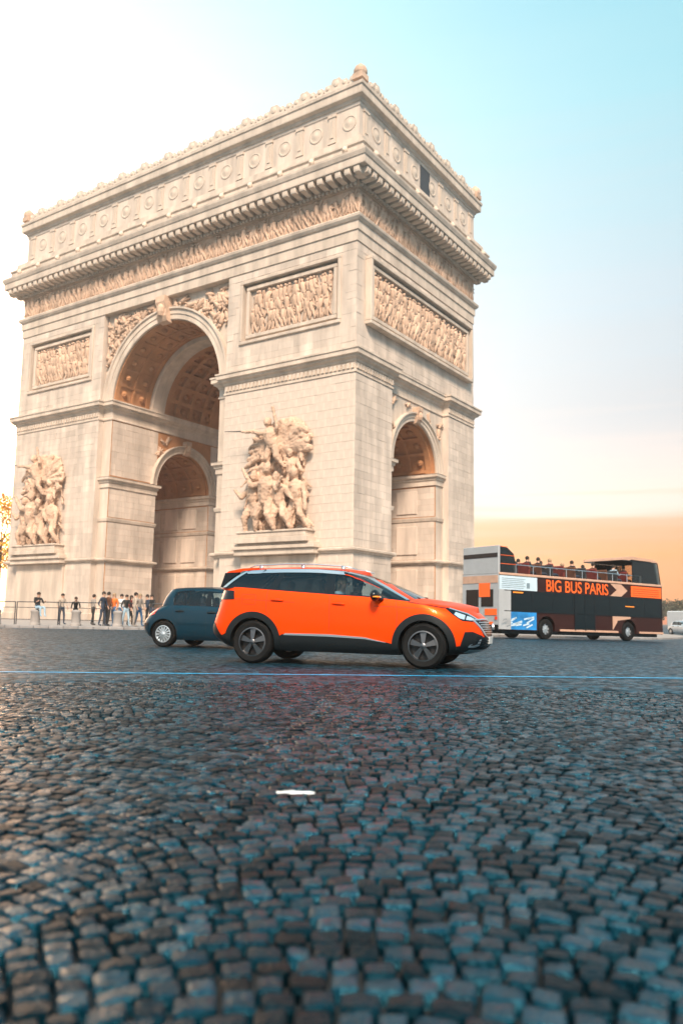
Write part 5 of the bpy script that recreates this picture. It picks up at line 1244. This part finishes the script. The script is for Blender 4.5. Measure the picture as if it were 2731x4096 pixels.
# ------------------------------------------------------------------ small things and the far background
b = MB(); q = random.Random(3); n = 7
for i in range(n + 1):
    for j in range(3):
        u = i / n; wv = .017 * (1 - .93 * abs(u - .5) * 2) * (j - 1); b.v.append((u * .165, wv + .006 * math.sin(u * 5), .006 + .004 * math.sin(u * 7 + j) ** 2 + (.006 * (j == 2))))
for i in range(n):
    for j in range(2): b.f.append((i * 3 + j, (i + 1) * 3 + j, (i + 1) * 3 + j + 1, i * 3 + j + 1)); b.m.append(0)
pp = b.build('paper_scrap', MT['paper'], smooth=True); so_ = pp.modifiers.new('t', 'SOLIDIFY'); so_.thickness = .0012
pp.location = (31.635, -48.85, .004); pp.rotation_euler = (0, 0, math.atan2(RT.y, RT.x) + .05); tag(pp, 'crumpled scrap of white paper lying on the dark cobbles', 'litter')

def tree(loc, h, cr, leaf, label, group=None, seed=1, n=1500, ls=.35):
    q = random.Random(seed); t = tag(empty('tree', loc), label, 'tree', group)
    b = MB(); b.tube([(0, 0, -.2), (.1, 0, h * .25), (0, .1, h * .5), (.1, 0, h * .8)], [h * .022, h * .018, h * .013, h * .005], 8)
    for k in range(9):
        a = q.uniform(0, 6.28); z = h * q.uniform(.3, .65); L_ = cr * q.uniform(.5, .9); b.tube([(0, 0, z), (L_ * .5 * math.cos(a), L_ * .5 * math.sin(a), z + L_ * .4), (L_ * math.cos(a), L_ * math.sin(a), z + L_ * .75)], [h * .009, h * .006, h * .003], 5)
    b.build('trunk', MT['bark'], t)
    b = MB(); cl = [(q.gauss(0, cr * .45), q.gauss(0, cr * .45), h * q.uniform(.42, .93), cr * q.uniform(.22, .42)) for _ in range(22)]
    for _ in range(n):
        c = q.choice(cl); v = Vector((q.gauss(0, 1), q.gauss(0, 1), q.gauss(0, 1))).normalized() * c[3] * q.uniform(.6, 1.1); p = Vector(c[:3]) + v; s = ls * q.uniform(.6, 1.3)
        m_ = Matrix.Rotation(q.uniform(0, 6.3), 3, 'X') @ Matrix.Rotation(q.uniform(0, 6.3), 3, 'Z'); b.add([p + m_ @ Vector(u_) * s for u_ in ((-.5, 0, 0), (0, -.35, .05), (.5, 0, 0), (0, .35, .05))], [(0, 1, 2, 3)])
    b.build('crown', leaf, t); return t
p = at(-10, 1400, 112); tree((p.x, p.y, 0), 17.5, 4.6, MT['leafy'], 'yellow leaved tree just left of the arch, at the left edge', None, 5, 2600, .5)
for i, (px, dp, h_, lab) in enumerate(((1506, 190, 6.0, 'dark low tree seen just past the front of the bus'), (1532, 205, 6.6, 'dark low tree above the white van roof'), (1560, 180, 6.2, 'dark low tree at the far right edge behind the van'), (1120, 210, 5.0, 'dark low tree hidden mostly behind the white rear of the bus'))):
    p = at(px, 1430, dp); tree((p.x, p.y, -.45), h_, 3.2, MT['leafd'], lab, 'low trees in the distance', 10 + i, 900, .55)
# thin warm volume added to suggest lens flare bleaching the arch
hm = bpy.data.materials.new('flare_volume'); hm.use_nodes = True; hn = hm.node_tree; hn.nodes.clear()
ho = hn.nodes.new('ShaderNodeOutputMaterial'); hv = hn.nodes.new('ShaderNodeVolumePrincipled'); hv.inputs['Color'].default_value = (1, .93, .86, 1); hv.inputs['Density'].default_value = .0012; hv.inputs['Anisotropy'].default_value = .65
hn.links.new(hv.outputs[0], ho.inputs['Volume'])
b = MB(); b.box((-640, -730, -1.6), (710, 625, 48.5)); hz = b.build('flare_haze', hm); tag(hz, kind='stuff')
print('done', len(bpy.data.objects))
